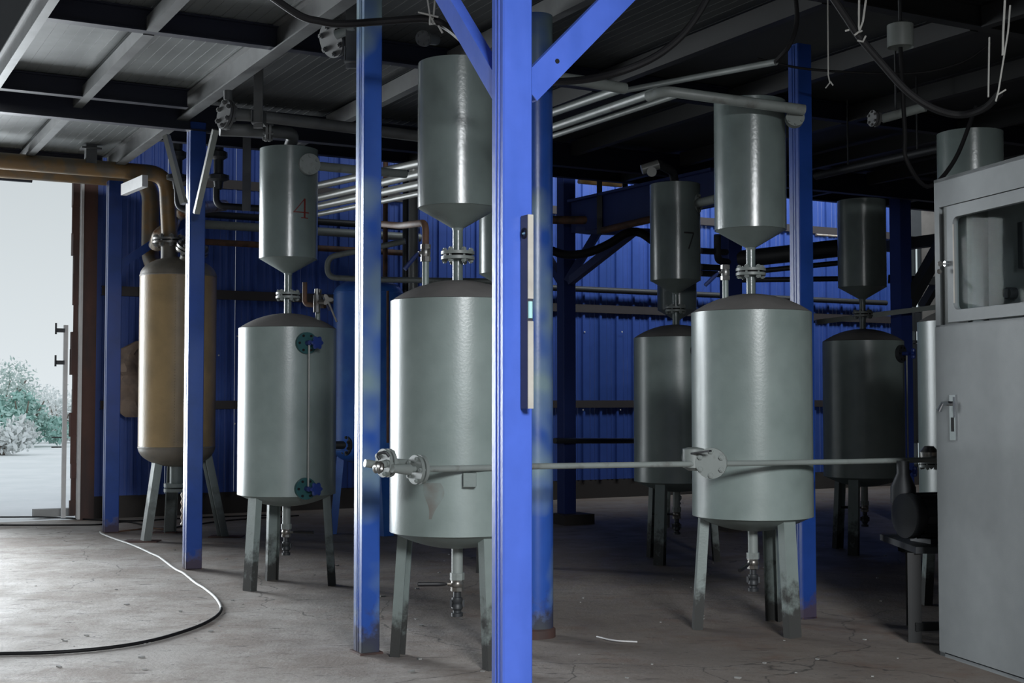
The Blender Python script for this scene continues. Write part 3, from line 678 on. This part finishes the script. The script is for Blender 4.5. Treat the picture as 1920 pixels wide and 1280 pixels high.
# pipe rack: four bright pipes
for k, (y0, y1, y2) in enumerate(((345, 305, 246), (368, 325, 0), (384, 345, 0), (399, 362, 0))):
    a = at(610, y0 + (0 if k else 0), 13.3); b = at(790, y1, 11.9)
    d = b-a; a2 = a - d*.25; end = b + d*.55
    pipe('%s of four pale parallel pipes behind the left posts' % ('topmost', 'second', 'third', 'lowest')[k], [a2, end], .038 if k < 3 else .026, 'pipelight')
for k, (pa, pb, da, db) in enumerate((((1033, 212), (1160, 168), 9.9, 8.9), ((1033, 240), (1230, 172), 9.9, 8.6), ((1033, 256), (1270, 178), 10.0, 8.7))):
    pipe('%s overhead grey pipe right of the round column' % ('upper', 'middle', 'lower')[k], [at(*pa, da), at(*pb, db)], (.03, .03, .02)[k], 'pipe')
pipe('stubby overhead pipe end right of the nearest post', [at(990, 140, 8.2), at(1080, 150, 8.3), at(1172, 166, 8.5)], .036, 'pipe', .1)
pipe('overhead pipe bending over the right-hand hopper', [at(1215, 182, 8.5), at(1245, 170, 8.4), at(1345, 184, 8.4), at(1508, 206, 8.5)], .034, 'pipe', .15, flanges=[(at(1490, 222, 8.55), (0, -1, .2), .06)])
pipe('long thin overhead pipe over the right-hand hopper', [at(1170, 170, 9.2), at(1455, 116, 8.0)], .02, 'pipe')
# over T1
pt = pipe('grey pipe with end flange running above the tank numbered 4', [at(425, 214, 10.2), at(478, 217, 10.3), at(790, 256, 10.9)], .045, 'beam', .1, flanges=[(at(424, 215, 10.15), (-.75, -.6, .1), .115)], fmat='beam')
build('elbow_stub', MB().tube(arc_pts([at(428, 170, 10.2), at(428, 215, 10.2)]), .035, 12), M['beam'], pt)
pipe('short elbow pipe feeding the hopper numbered 4', [at(412, 243, 10.4), at(480, 245, 10.5), at(552, 250, 10.7), U1 and Vector((C1.x, C1.y, 3.53))], .05, 'beam', .12, flanges=[(at(502, 244, 10.5), (1, .25, 0), .09)], fmat='beam')
pipe('side pipe from the hopper numbered 4 to the post', [at(583, 310, 10.62), at(665, 318, 10.9), at(760, 326, 11.3)], .036, 'pipe', .1, flanges=[(at(580, 308, 10.60), (.35, -.9, 0), .085)])
# rusty feed pipe at T2's vent
d2 = facing(C2, rad(-62))*.21; vt = C2 + d2 + Vector((0, 0, 2.064+.126*(1-(.21/.392)**2)+.15+.08))
pipe('rusty brown pipe elbowing down to the largest tank\'s valve', [at(700, 418, 8.35), at(750, 423, 8.1), Vector((vt.x, vt.y, 2.515)), vt], .020, 'rustpipe', .07)
d1 = facing(C1, rad(25))*.24
pipe('rusty stub pipe beside the neck of the tank numbered 4', [Vector((C1.x+.12, C1.y+.1, 2.45)), Vector((C1.x+.12, C1.y+.1, 2.27)), Vector((C1.x+.3, C1.y+.0, 2.25))], .02, 'rustpipe', .04)
g1 = C1+Vector((.25, -.12, 2.27))
gvv = thing('gate_valve', 'small steel gate valve with handle over the tank numbered 4', 'valve', g1)
build('valve_body', MB().cyl(g1+Vector((0, 0, -.08)), g1+Vector((0, 0, .06)), .026, n=8, sm=False).cyl(g1+Vector((0, 0, .05)), g1+Vector((0, 0, .11)), .018, n=10).cyl(g1, g1+Vector((.1, -.02, 0)), .022, n=8, sm=False), M['steel'], gvv)
build('butterfly_handle', MB().star(g1+Vector((.09, -.03, .02)), (.4, -1, 0), .05, .012, 3, .6), M['levelpale'], gvv)
build('valve_lever', MB().beam(g1+Vector((.1, -.04, 0)), g1+Vector((.17, -.06, -.16)), .012, .012), M['levelpale'], gvv)
# vertical pipes behind the largest tank's hopper
for px, D, r, mt, lab in ((774, 15.6, .065, 'pipelight', 'pale brown upright pipe behind the largest tank'), (760, 15.2, .035, 'darksteel', 'dark upright pipe beside the pale brown one'), (722, 15.8, .03, 'rustpipe', 'thin rusty upright pipe just right of the left-centre post')):
    p = at(px, 560, D); pipe(lab, [Vector((p.x, p.y, 0.0)), Vector((p.x, p.y, 6.9))], r, mt)
# dark regulator stack by the V-braced post
for px, lab in ((410, 'dark valve stack with elbow right of the V-braced post'), (333, 'dark valve stack just left of the V-braced post')):
    p = at(px, 300, 13.6); t = thing('regulator', lab, 'valve', p)
    build('stack_body', MB().lathe(p, [(.05, .42), (.05, .1), (.09, .08), (.09, .03), (.05, 0), (.05, -.14), (.11, -.16), (.11, -.2), (.05, -.22), (.04, -.3)][::-1], 20), M['darksteel'], t)
    if px == 410: build('elbow', MB().tube(arc_pts([p+Vector((-.02, 0, -.28)), p+Vector((-.02, 0, -.47)), p+Vector((.5, .25, -.47))], .08), .035, 12), M['darksteel'], t)
    else: build('outlet', MB().tube(arc_pts([p+Vector((0, 0, -.28)), p+Vector((.01, 0, -.48)), p+Vector((.12, 0, -.52))], .08), .035, 12), M['darksteel'], t)
# hangers
def hangbar(label, px, y0, y1, D, w, mat='beam', foot=False):
    a = at(px, y0, D); b = at(px, y1, D); a.z = 4.15
    t = thing('hanger_bar', label, 'bracket', b); build('bar', MB().beam(Vector((b.x, b.y, a.z)), b, w, .02, up=(0, 1, 0)), M[mat], t)
    if foot: build('clip', MB().channel(b+Vector((.0, -.06, .03)), b+Vector((.0, .10, .03)), .09, .10, (0, 0, -1), .008), M[mat], t)
hangbar('flat hanger bar with clip above the tank numbered 4', 484, 140, 240, 10.2, .07, foot=True)
hangbar('thin hanger bar left of the tank numbered 4', 462, 260, 395, 12.9, .08)
hangbar('hanger channel beside the top of the left-centre post', 660, 25, 128, 8.5, .08, foot=True)
# overhead round fittings
def blindflange(label, p, ax, R, L):
    t = thing('pipe_fitting', label, 'fitting', p); ax = Vector(ax).normalized()
    build('body', MB().cyl(p, p+ax*L, R*.7, n=20), M['beam'], t); flange(t, p, ax, R, mat='beam', nb=6)
    return t
bf = blindflange('round flanged fitting high left of the left-centre post', at(625, 75, 8.7), (-.6, -.6, -.3), .115, -.25)
build('stub_pipe', MB().tube([at(630, 66, 8.55), at(665, 50, 8.5)], .03, 12), M['pipe'], bf)
blindflange('small round fitting above the largest hopper', at(795, 72, 8.4), (-.3, -.9, -.2), .05, -.2)
rl = at(1688, 62, 8.2)
t = thing('pendant_lamp', 'dim cylindrical lamp housing hanging in the dark upper right', 'lamp', rl)
build('lamp_housing', MB().lathe(rl, [(.08, -.09), (.08, .05), (.03, .07), (.001, .07)], 24), M['pipe'], t)
build('lamp_stem', MB().cyl(rl+Vector((0, 0, .06)), Vector((rl.x, rl.y, 4.16)), .012, n=8), M['darksteel'], t)
build('lamp_cable', MB().tube(smooth_pts([rl+Vector((0, 0, -.09)), rl+Vector((.02, 0, -.6)), at(1700, 300, 8.2), at(1740, 350, 8.3), at(1790, 300, 8.4), at(1830, 200, 8.5)]), .014, 8), M['black'], t)
# fitting at tank 7 top, side nozzle
t = thing('pipe_fitting', 'pale angled fitting on top of the hopper numbered 7', 'fitting', at(1220, 320, 12.2))
build('body', MB().cyl(at(1203, 318, 12.2), at(1235, 308, 12.2), .045, n=14).cyl(at(1222, 322, 12.15), at(1222, 322, 12.05), .045, n=16), M['pipelight'], t)
build('feed_pipe', MB().tube(arc_pts([at(1235, 308, 12.2), at(1262, 322, 12.4), Vector((C4.x, C4.y, 3.51))], .1), .04, 12), M['darksteel'], t)
pipe('side pipe joining hopper numbered 7 to the right-hand hopper', [at(1308, 381, 12.3), at(1345, 372, 11.6)], .04, 'pipe', flanges=[(at(1306, 381, 12.35), (1, -.4, 0), .09)])
t = thing('pipe_fitting', 'round flanged pipe end in the dark upper right', 'fitting', at(1640, 222, 9.6))
_p = at(1680, 215, 9.52); build('hanger_rod', MB().cyl(_p, Vector((_p.x, _p.y, 4.16)), .008, n=8), M['darksteel'], t)
build('body', MB().tube([at(1655, 222, 9.6), at(1735, 200, 9.4)], .035, 12), M['pipe'], t); flange(t, at(1640, 222, 9.6), (-1, -.3, 0), .06, mat='beam', nb=6)
t = pipe('dark pipe slanting across behind the right post', [at(1530, 330, 12.2), at(1770, 276, 10.6)], .035, 'darksteel')
for _p in (at(1590, 317, 11.8), at(1720, 287, 10.93)): build('hanger_rod', MB().cyl(_p, Vector((_p.x, _p.y, 4.16)), .008, n=8), M['darksteel'], t)

# ================================================================== REAR AISLE STEELWORK
cb = at(1062, 747, 16.2); cb.z = 0
t = thing('rear_column', 'dark column with branching braces against the back wall', 'column', cb)
build('post_body', MB().box(cb+Vector((0, 0, 3.5)), (.17, .17, 7.0), bev=.006), M['bluedark'], t)
build('base_block', MB().box(cb+Vector((.06, -.05, .06)), (.42, .36, .12)), M['plinth'], t)
for (a, b) in ((( 1064, 528, 16.1), (1120, 436, 16.0)), ((1068, 528, 16.1), (1185, 436, 15.4)), ((1056, 532, 16.2), (1025, 480, 16.6))):
    build('brace', MB().beam(at(*a), at(*b), .09, .09), M['bluedark'], t)
t = thing('walkway_beam', 'dark blue walkway beam crossing in front of the rear wall', 'beam', at(1080, 400, 16.0))
build('beam_web', MB().beam(at(1075, 408, 16.1), at(1345, 352, 13.7), .06, .38), M['bluedark'], t)
build('beam_flange', MB().beam(at(1075, 378, 16.1), at(1345, 318, 13.7), .18, .03), M['bluedark'], t)
build('support_plate', MB().beam(at(1090, 432, 16.0), at(1225, 436, 15.2), .2, .08), M['bluedark'], t)
for px, y0, y1 in ((1124, 330, 440), (1172, 336, 438)):
    build('upright', MB().beam(at(px, 300, 15.5), at(px, y1, 15.5), .06, .06, up=(0, 1, 0)), M['darksteel'], t)
pipe('rusty rail behind the walkway beam', [at(1085, 340, 16.6), at(1165, 347, 16.9)], .03, 'yellowpipe')
pipe('rusty brown pipe at walkway height near the rear column', [at(1020, 412, 15.9), at(1130, 413, 15.8)], .05, 'rustpipe')
pipe('rusty pipe under the walkway beam', [at(1130, 432, 15.0), at(1225, 410, 14.4)], .04, 'rustpipe')
hz = smooth_pts([at(1030, 468, 15.6), at(1060, 477, 15.5), at(1100, 474, 15.3), at(1140, 458, 15.2), at(1175, 437, 15.1), at(1200, 436, 15.1), at(1225, 452, 15.0)])
single('hose', MB().tube(hz, .05, 12), M['black'], 'thick dark hose sagging past the rear column', 'hose')
# dark bundle right of the T3 hopper
for i, (y0, y1, r) in enumerate(((486, 462, .10), (512, 490, .03), (525, 522, .03))):
    pipe('%s dark duct behind the right post' % ('thick', 'middle', 'lower')[i], [at(1384, y0, 15.42), at(1600, y1, 15.0)], r, 'darksteel')
cc = at(1372, 747, 15.4); cc.z = 0
t = thing('rear_column', 'dark column seen behind the neck of the right-hand hopper', 'column', cc)
build('post_body', MB().box(cc+Vector((0, 0, 2.05)), (.2, .17, 4.1), bev=.006), M['bluedark'], t)
build('base_block', MB().box(cc+Vector((0, 0, .04)), (.36, .3, .08)), M['plinth'], t)
pv = at(1508, 560, 15.9); pipe('copper-coloured rail high on the rear wall', [at_v(1530, 440, VB-.3), at_v(1590, 444, VB-.3)], .02, 'foil')
for i, (y, D) in enumerate(((470, 14.6), (500, 14.5), (512, 14.5))):
    pipe('%s short dark pipe between hopper 7 and the neck' % ('upper', 'middle', 'lower')[i], [at(1312, y, D), at(1368, y+3, 15.4)], .035, 'darksteel')
lpp = arc_pts([at(1345, 440, 14.9), at(1345, 488, 15.0), at(1370, 492, 15.4)], .1)
single('bent_pipe', MB().tube(lpp, .04, 12), M['darksteel'], 'dark bent pipe left of the right hopper\'s neck', 'pipe')
# slanting dark struts, far right by the window
t = thing('lattice_strut', 'dark diagonal struts and rails before the far right window', 'frame', at(1700, 747, 16.5) - Vector((0, 0, 1.5)))
build('strut', MB().beam(at(1703, 570, 16.5), at(1770, 450, 16.0), .16, .12), M['darksteel'], t)
build('strut', MB().beam(at(1730, 575, 17.2), at(1775, 500, 16.9), .10, .1), M['darksteel'], t)
build('rail', MB().beam(at(1665, 523, 16.8), at(1785, 528, 16.6), .1, .1), M['darksteel'], t)
build('rail', MB().beam(at(1665, 462, 16.8), at(1785, 446, 16.0), .12, .14), M['darksteel'], t)
build('rail', MB().beam(at(1530, 604, 16.0), at(1785, 572, 16.2), .06, .06), M['pipe'], t)
cst = at(1692, 747, 16.4); cst.z = 0
build('upright', MB().box(cst+Vector((0, 0, 2.05)), (.18, .18, 4.1)), M['bluedark'], t)

# ================================================================== PUMP AND STAND
f0 = gnd(1716, 1205); sx, sy = f0.x, f0.y
t = thing('pump_stand', 'dark steel stand left of the cabinet base', 'stand', f0)
zt = .55
for dx, dy in ((0, 0), (.62, .1), (.17, .62), (.79, .72)):
    build('leg', MB().channel(Vector((sx+dx, sy+dy, 0)), Vector((sx+dx, sy+dy, zt)), .08, .05, (-.3, -1, 0), .008), M['beamdark'], t)
build('top_frame', MB().box(Vector((sx+.40, sy+.36, zt+.02)), (.80, .80, .04), rz=0), M['darksteel'], t)
build('foot_rail', MB().beam(Vector((sx, sy, .1)), Vector((sx+.62, sy+.1, .1)), .04, .05), M['beamdark'], t)
mp_ = Vector((sx+.16, sy+.25, zt+.04+.17))
t = thing('electric_motor', 'dark finned electric motor and pump on the stand', 'motor', mp_ - Vector((0, 0, .17)))
axm = Vector((.95, .3, 0)).normalized()
mm = MB().cyl(mp_-axm*.12, mp_+axm*.38, .125, n=28)
build('motor_body', mm, M['darksteel'], t)
for k in range(16):
    a = 2*PI*k/16; x, y, d = basis(axm); q = x*math.cos(a)+y*math.sin(a)
    build('fin', MB().beam(mp_-axm*.08+q*.13, mp_+axm*.32+q*.13, .008, .03, up=q), M['darksteel'], t)
build('fan_cover', MB().lathe(mp_-axm*.12, [(.13, .04), (.145, 0), (.14, -.05), (.05, -.07), (.001, -.07)][::-1], 28, axis=axm), M['darksteel'], t)
build('feet', MB().box(mp_+axm*.1+Vector((0, 0, -.155)), (.3, .22, .03), rz=.3), M['darksteel'], t)
build('pump_head', MB().lathe(mp_+Vector((-.12, .1, .12)), [(.02, -.08), (.08, -.05), (.08, .05), (.04, .14), (.04, .22)], 20), M['darksteel'], t)

# ================================================================== CABINET
A = gnd(1763, 1228); fd = Vector((.25, -.97, 0)).normalized(); nn = Vector((-.97, -.25, 0)).normalized()      # fd along the face towards the camera, nn = face normal
HC = at(1766, 338, A.y).z
cbt = thing('control_cabinet', 'tall grey control cabinet at the right edge', 'cabinet', A)
RC = Matrix((fd, -nn, Vector((0, 0, 1)))).transposed()      # local x along face, y into the cabinet
def cbox(m, x0, x1, y0, y1, z0, z1):
    c = A + fd*(x0+x1)/2 - nn*(y0+y1)/2 + Vector((0, 0, (z0+z1)/2)); return m.box(c, (abs(x1-x0), abs(y1-y0), abs(z1-z0)), mat=RC)
WC = 1.5
def fx(px, y=0.0):                                          # distance along the face for a photo column
    r = ray(px, 700); r = Vector((r.x, r.y)); P = A - nn*y
    # solve A + fd*s = r*t
    det = fd.x*(-r.y) - (-r.x)*fd.y; return ((-P.x)*(-r.y) - (-r.x)*(-P.y))/det
def fz(px, py, y=0.0): s = fx(px, y); p = A + fd*s - nn*y; return at(px, py, p.y).z
zs = fz(1800, 606); ZT = HC
xw0, xw1 = fx(1800), WC-.12
zw1 = fz(1830, 401); zw0 = fz(1830, 578)
body = MB()
cbox(body, 0, WC, .5, .52, 0, ZT); cbox(body, 0, WC, 0, .52, 0, .02); cbox(body, 0, WC, 0, .52, ZT-.02, ZT); cbox(body, 0, .015, 0, .52, 0, ZT); cbox(body, WC-.015, WC, 0, .52, 0, ZT)
cbox(body, 0, WC, 0, .52, zs-.02, zs)
cbox(body, .015, .05, 0.0, .02, 0, ZT); cbox(body, .05, WC-.015, 0, .02, ZT-.17, ZT)
build('cabinet_body', body, M['cabinet'], cbt)
ld = build('lower_door', cbox(MB(), .012, WC-.02, -.012, .0, .03, zs-.01), M['cabinet'], cbt)
hx = fx(1791); hz0, hz1 = fz(1791, 825), fz(1791, 740)
hd = build('door_handle', cbox(MB(), hx-.03, hx+.03, -.022, -.012, hz0, hz1), M['chrome'], cbt, sub=ld)
build('handle_recess', cbox(MB(), hx-.014, hx+.014, -.0235, -.022, hz0+.05, hz1-.11), M['black'], cbt, sub=ld)
hm = MB(); cbox(hm, hx-.018, hx+.018, -.03, -.022, hz1-.13, hz1-.012); p = A + fd*(hx-.01) + nn*.03 + Vector((0, 0, hz1-.05))
hm.tube([p, p+nn*.05, p+nn*.06+fd*-.02+Vector((0, 0, -.04))], [.014, .014, .017], 10)
build('handle_grip', hm, M['chrome'], cbt, sub=ld)
# upper windowed door, standing proud
x0 = fx(1789); zu = fz(1789, 388); zl = zs+.008
ud = MB(); Y0, Y1 = -.035, -.0
cbox(ud, x0, xw0, Y0, Y1, zl, zu); cbox(ud, xw1, WC-.02, Y0, Y1, zl, zu); cbox(ud, xw0, xw1, Y0, Y1, zl, zw0); cbox(ud, xw0, xw1, Y0, Y1, zw1, zu)
def corner(m, cx, cz, sx_, sz_, r=.04):                    # fillet a window corner
    pts = [(cx, cz)] + [(cx + sx_*r*(1-math.cos(a)), cz + sz_*r*(1-math.sin(a))) for a in [k*PI/2/6 for k in range(7)]]
    P = [A + fd*x + Vector((0, 0, z)) for x, z in pts]; n = len(P)
    vs = [p - nn*Y0 for p in P] + [p - nn*Y1 for p in P]
    m._add(vs, [tuple(range(n)), tuple(range(2*n-1, n-1, -1))] + [(i, (i+1) % n, n+(i+1) % n, n+i) for i in range(n)])
for a_, b_ in (((xw0, 1), (zw0, 1)), ((xw0, 1), (zw1, -1)), ((xw1, -1), (zw0, 1)), ((xw1, -1), (zw1, -1))): corner(ud, a_[0], b_[0], a_[1], b_[1])
udo = build('window_door', ud, M['cabinet'], cbt)
build('window_pane', cbox(MB(), xw0-.005, xw1+.005, -.012, -.009, zw0-.005, zw1+.005), M['glass'], cbt, sub=udo)
gs = MB(); cbox(gs, xw0+.002, xw0+.006, -.037, -.03, zw0+.04, zw1-.04); build('window_gasket', gs, M['levelpale'], cbt, sub=udo)
lk = A + fd*fx(1788) + nn*.035 + Vector((0, 0, fz(1788, 495)))
lo = build('door_lock', MB().cyl(lk-fd*-.01, lk-fd*-.01+nn*.02, .016, n=16), M['chrome'], cbt, sub=udo)
ky = MB().box(lk+nn*.03, (.008, .03, .012), mat=RC).cyl(lk+nn*.045+Vector((0, 0, -.0)), lk+nn*.045+fd*.004, .015, n=14)
ky.cyl(lk+nn*.05+Vector((0, 0, -.045)), lk+nn*.05+fd*.003+Vector((0, 0, -.045)), .015, n=14)
build('keys', ky, M['steel'], cbt, sub=udo)
# inside of the upper compartment
ins = MB(); cbox(ins, .02, .3, .02, .05, zs, ZT-.02)
build('inner_frame', ins, M['cabinetdark'], cbt)
ins = MB(); cbox(ins, fx(1862, .3), WC-.03, .28, .30, zs+.01, ZT-.05)
build('mounting_plate', ins, M['cabinet'], cbt)
p = A + fd*fx(1905, .27) - nn*.27 + Vector((0, 0, fz(1905, 550, .27)))
build('selector_switch', MB().cyl(p, p+nn*.05, .035, n=20).box(p+nn*.06, (.012, .03, .05), mat=RC), M['darksteel'], cbt)
build('control_panel_meter', cbox(MB(), fx(1918, .27), fx(1918, .27)+.18, .25, .28, fz(1905, 505, .27), fz(1905, 420, .27)), M['darksteel'], cbt)

# ================================================================== CABLES AND TIES
def cable(name, label, cat, pts, r, mat, k=8):
    return single(name, MB().tube(smooth_pts(pts, k), r, 10), M[mat], label, cat)
cable('cable', 'thick black cable sagging across the top left of centre', 'cable', [at(490, -20, 6.9), at(560, 28, 6.9), at(600, 40, 6.9), at(640, 45, 6.9), at(720, 40, 6.9), at(800, 36, 6.9), at(840, 52, 6.9), at(880, 85, 6.7), at(915, 110, 6.6), at(960, 120, 6.6)], .020, 'black')
cable('cable', 'ribbed dark hose curving down to the nearest post', 'cable', [at(1340, -30, 6.2), at(1310, 25, 6.2), at(1275, 70, 6.2), at(1225, 108, 6.2), at(1160, 135, 6.2), at(1090, 150, 6.3), at(1020, 152, 6.4), at(975, 140, 6.5)], .018, 'black')
cable('cable', 'long black cable sagging across the upper right', 'cable', [at(1545, -30, 6.4), at(1585, 30, 6.4), at(1612, 70, 6.4), at(1650, 115, 6.4), at(1700, 170, 6.4), at(1750, 203, 6.4), at(1800, 215, 6.4), at(1845, 203, 6.3), at(1875, 175, 6.2)], .018, 'black')
cable('cable', 'short dark cable hanging from the end of the long overhead pipe', 'cable', [at(1490, -20, 7.8), at(1494, 40, 7.8), at(1480, 85, 7.8), at(1455, 115, 7.9)], .014, 'black')
cable('cable', 'thin dark wire drooping in the gloom at upper right', 'cable', [at(1420, 110, 8.6), at(1520, 130, 8.6), at(1700, 138, 8.6), at(1800, 118, 8.5), at(1860, 80, 8.4)], .008, 'black')
def tie(label, ps, r=.004):
    m = MB()
    for q in ps: m.tube([at(*p) for p in q], r, 6)
    return single('cord_tie', m, M['cord'], label, 'cord')
tie('pale cord tying the cable above the largest hopper', [[(800, -10, 6.88), (806, 30, 6.88), (812, 44, 6.88)], [(816, -10, 6.88), (813, 30, 6.88), (808, 44, 6.88)], [(784, 23, 6.86), (822, 32, 6.86)], [(806, 30, 6.86), (815, 45, 6.84), (806, 46, 6.86), (806, 30, 6.86)], [(822, 48, 6.85), (830, 62, 6.85)]], .005)
tie('pale cord loops round the long cable at upper right', [[(1611, -10, 6.38), (1610, 50, 6.38), (1612, 62, 6.38)], [(1625, -10, 6.38), (1618, 40, 6.38), (1612, 56, 6.38)], [(1602, 66, 6.36), (1610, 60, 6.35), (1616, 58, 6.36)], [(1608, 76, 6.36), (1618, 78, 6.34), (1623, 68, 6.36)], [(1585, 58, 6.36), (1592, 56, 6.36)]], .005)
tie('straight cord hanging left of two at the upper right corner', [[(1855, 70, 6.3), (1853, 182, 6.2)]])
tie('cord tying up the cable end at the upper right corner', [[(1894, 10, 6.15), (1890, 60, 6.15), (1872, 170, 6.15), (1867, 190, 6.15)], [(1870, 178, 6.15), (1886, 168, 6.15)]])
tie('loose dangling cord nearest the upper right corner', [[(1890, -380, 6.0), (1884, 5, 6.0), (1881, 60, 6.0), (1880, 104, 6.0)]], .005)
tie('small cord knot in the gloom at upper right', [[(1551, -140, 7.6), (1553, 141, 7.6), (1556, 155, 7.6), (1548, 165, 7.6)], [(1556, 152, 7.6), (1562, 160, 7.6)]])

# floor hose and cables
hb = [gnd(x, y, .012) for x, y in ((-60, 1226), (0, 1225), (110, 1222), (210, 1213), (290, 1199), (360, 1178), (395, 1162), (412, 1148), (414, 1136), (404, 1120), (385, 1104), (366, 1092), (345, 1075), (328, 1066), (300, 1045), (285, 1038), (250, 1022), (215, 1010), (192, 1001), (188, 997))]
t = thing('floor_hose', 'thin hose looping across the concrete floor at left', 'hose', gnd(300, 1100))
HS = smooth_pts(hb, 6); cut = 46
build('dark_length', MB().tube(HS[:cut+1], .011, 10), M['black'], t, label='black length of hose')
build('pale_length', MB().tube(HS[cut:], .011, 10), M['hoselight'], t, label='pale length of hose')
for i, (lab, pts) in enumerate((('upper thin cable lying across the floor by the doorway', ((-60, 968), (0, 969), (80, 969), (140, 972), (200, 975), (260, 976), (330, 972), (420, 968), (520, 965))),
                 ('lower thin cable lying across the floor by the doorway', ((-60, 983), (0, 984), (110, 984), (185, 983), (240, 978), (300, 990), (360, 984), (430, 975), (560, 966))),
                 ('short reddish cable on the floor behind the ochre tank leg', ((222, 996), (250, 993), (285, 990), (340, 996), (360, 998))))):
    cable('floor_cable', lab, 'cable', [gnd(x, y, .012) for x, y in pts], .009, ('black', 'black', 'rustpipe')[i])
cable('plastic_strip', 'thin white plastic strip on the floor right of centre', 'strip', [gnd(1119, 1193, .006), gnd(1150, 1200, .01), gnd(1195, 1203, .006)], .005, 'white')
# litter
lt = MB()
for k in range(90):
    p = gnd(random.uniform(20, 1700), random.uniform(1030, 1275), 0); s_ = random.uniform(.006, .022)
    lt.box(p+Vector((0, 0, s_*.2)), (s_*random.uniform(.6, 2), s_, s_*.4), rz=random.uniform(0, 3))
single('floor_litter', lt, M['concrete'], 'scattered small grit and paint flakes on the concrete floor', 'debris', kind='stuff')
# block by the door, sack
single('timber_block', MB().box(gnd(100, 968)+Vector((0, 0, .05)), (.5, .14, .1), bev=.008), M['concrete'], 'concrete block lying at the foot of the door jamb', 'block')
sk = MB(); sc0 = at(256, 720, 16.68); nu, nvv = 20, 22; vs = []
for j in range(nvv+1):
    q = j/nvv; z = 2.22 - q*.95; w = (.06+.20*math.sin(min(1, q*2.2)*PI*.5))*(1 if q < .45 else (.72+.1*math.sin(q*9)))*(1-.5*max(0, q-.85)/.15); 
    off = -.05*math.sin(q*PI)*1.5 + (.12*max(0, .25-q)*4*.5) - (.10 if q < .35 else -.0)*math.sin(min(q, .35)/.35*PI)
    for i in range(nu):
        a = 2*PI*i/nu; rr2 = w*(1+.22*math.sin(a*5+q*9)+.16*math.sin(a*3-q*15)+.1*math.sin(q*31+a))
        vs.append(Vector((sc0.x+off+math.cos(a)*rr2, sc0.y+math.sin(a)*rr2*.6, z)))
sk._add(vs, [(j*nu+i, j*nu+(i+1) % nu, (j+1)*nu+(i+1) % nu, (j+1)*nu+i) for j in range(nvv) for i in range(nu)], True)
sk._add(vs[-nu:], [tuple(range(nu))])
single('sack', sk, M['sack'], 'crumpled brown sack hanging behind the ochre tank', 'sack')

# ================================================================== OUTSIDE
def bush(label, px, py, D, R, hgt, mat, n=900, seed=1):
    rr = random.Random(seed); c = at(px, py, D); c.z = 0
    t = thing('bush', label, 'bush', c, )
    st = MB()
    for k in range(5):
        a = rr.uniform(0, 6.28); st.tube([c, c+Vector((math.cos(a)*R*.25, math.sin(a)*R*.25, hgt*.4)), c+Vector((math.cos(a)*R*.5, math.sin(a)*R*.5, hgt*.75))], [.06, .04, .02], 6)
    build('stems', st, M['bark'], t)
    m = MB(); blobs = [(rr.uniform(-.6, .6)*R, rr.uniform(-.6, .6)*R, rr.uniform(.25, .8)*hgt, rr.uniform(.3, .5)*R) for _ in range(9)]
    for k in range(n):
        bx, by, bz, br = rr.choice(blobs); d = Vector((rr.gauss(0, 1), rr.gauss(0, 1), rr.gauss(0, 1))).normalized()
        p = c + Vector((bx, by, bz)) + d*br*rr.uniform(.6, 1.05)
        if p.z < .05: p.z = .05 + rr.random()*.2
        s_ = rr.uniform(.06, .13); x = Vector((rr.gauss(0, 1), rr.gauss(0, 1), rr.gauss(0, 1))).normalized(); y = x.cross(d).normalized()
        m._add([p-x*s_, p+y*s_*.5, p+x*s_, p-y*s_*.5], [(0, 1, 2, 3)])
    o = build('foliage', m, M[mat], t); o['kind'] = 'stuff'
bush('teal-green bush just outside the doorway', 40, 840, 42, 1.5, 1.9, 'leafteal', 2600, 1)
bush('haze-paled bush right of the teal one outside', 98, 850, 46, 1.3, 1.3, 'leafpale', 1500, 2)
bush('low haze-whitened bush nearest the left edge outside', 5, 880, 36, 1.0, .75, 'leafpale', 1500, 3)
bush('tall hazy green tree-like bush at the far left outside', -5, 800, 60, 2.4, 3.1, 'leaf', 2600, 4)
bush('hazy bush far behind the teal one', 105, 830, 72, 2.4, 1.9, 'leafpale', 2200, 5)
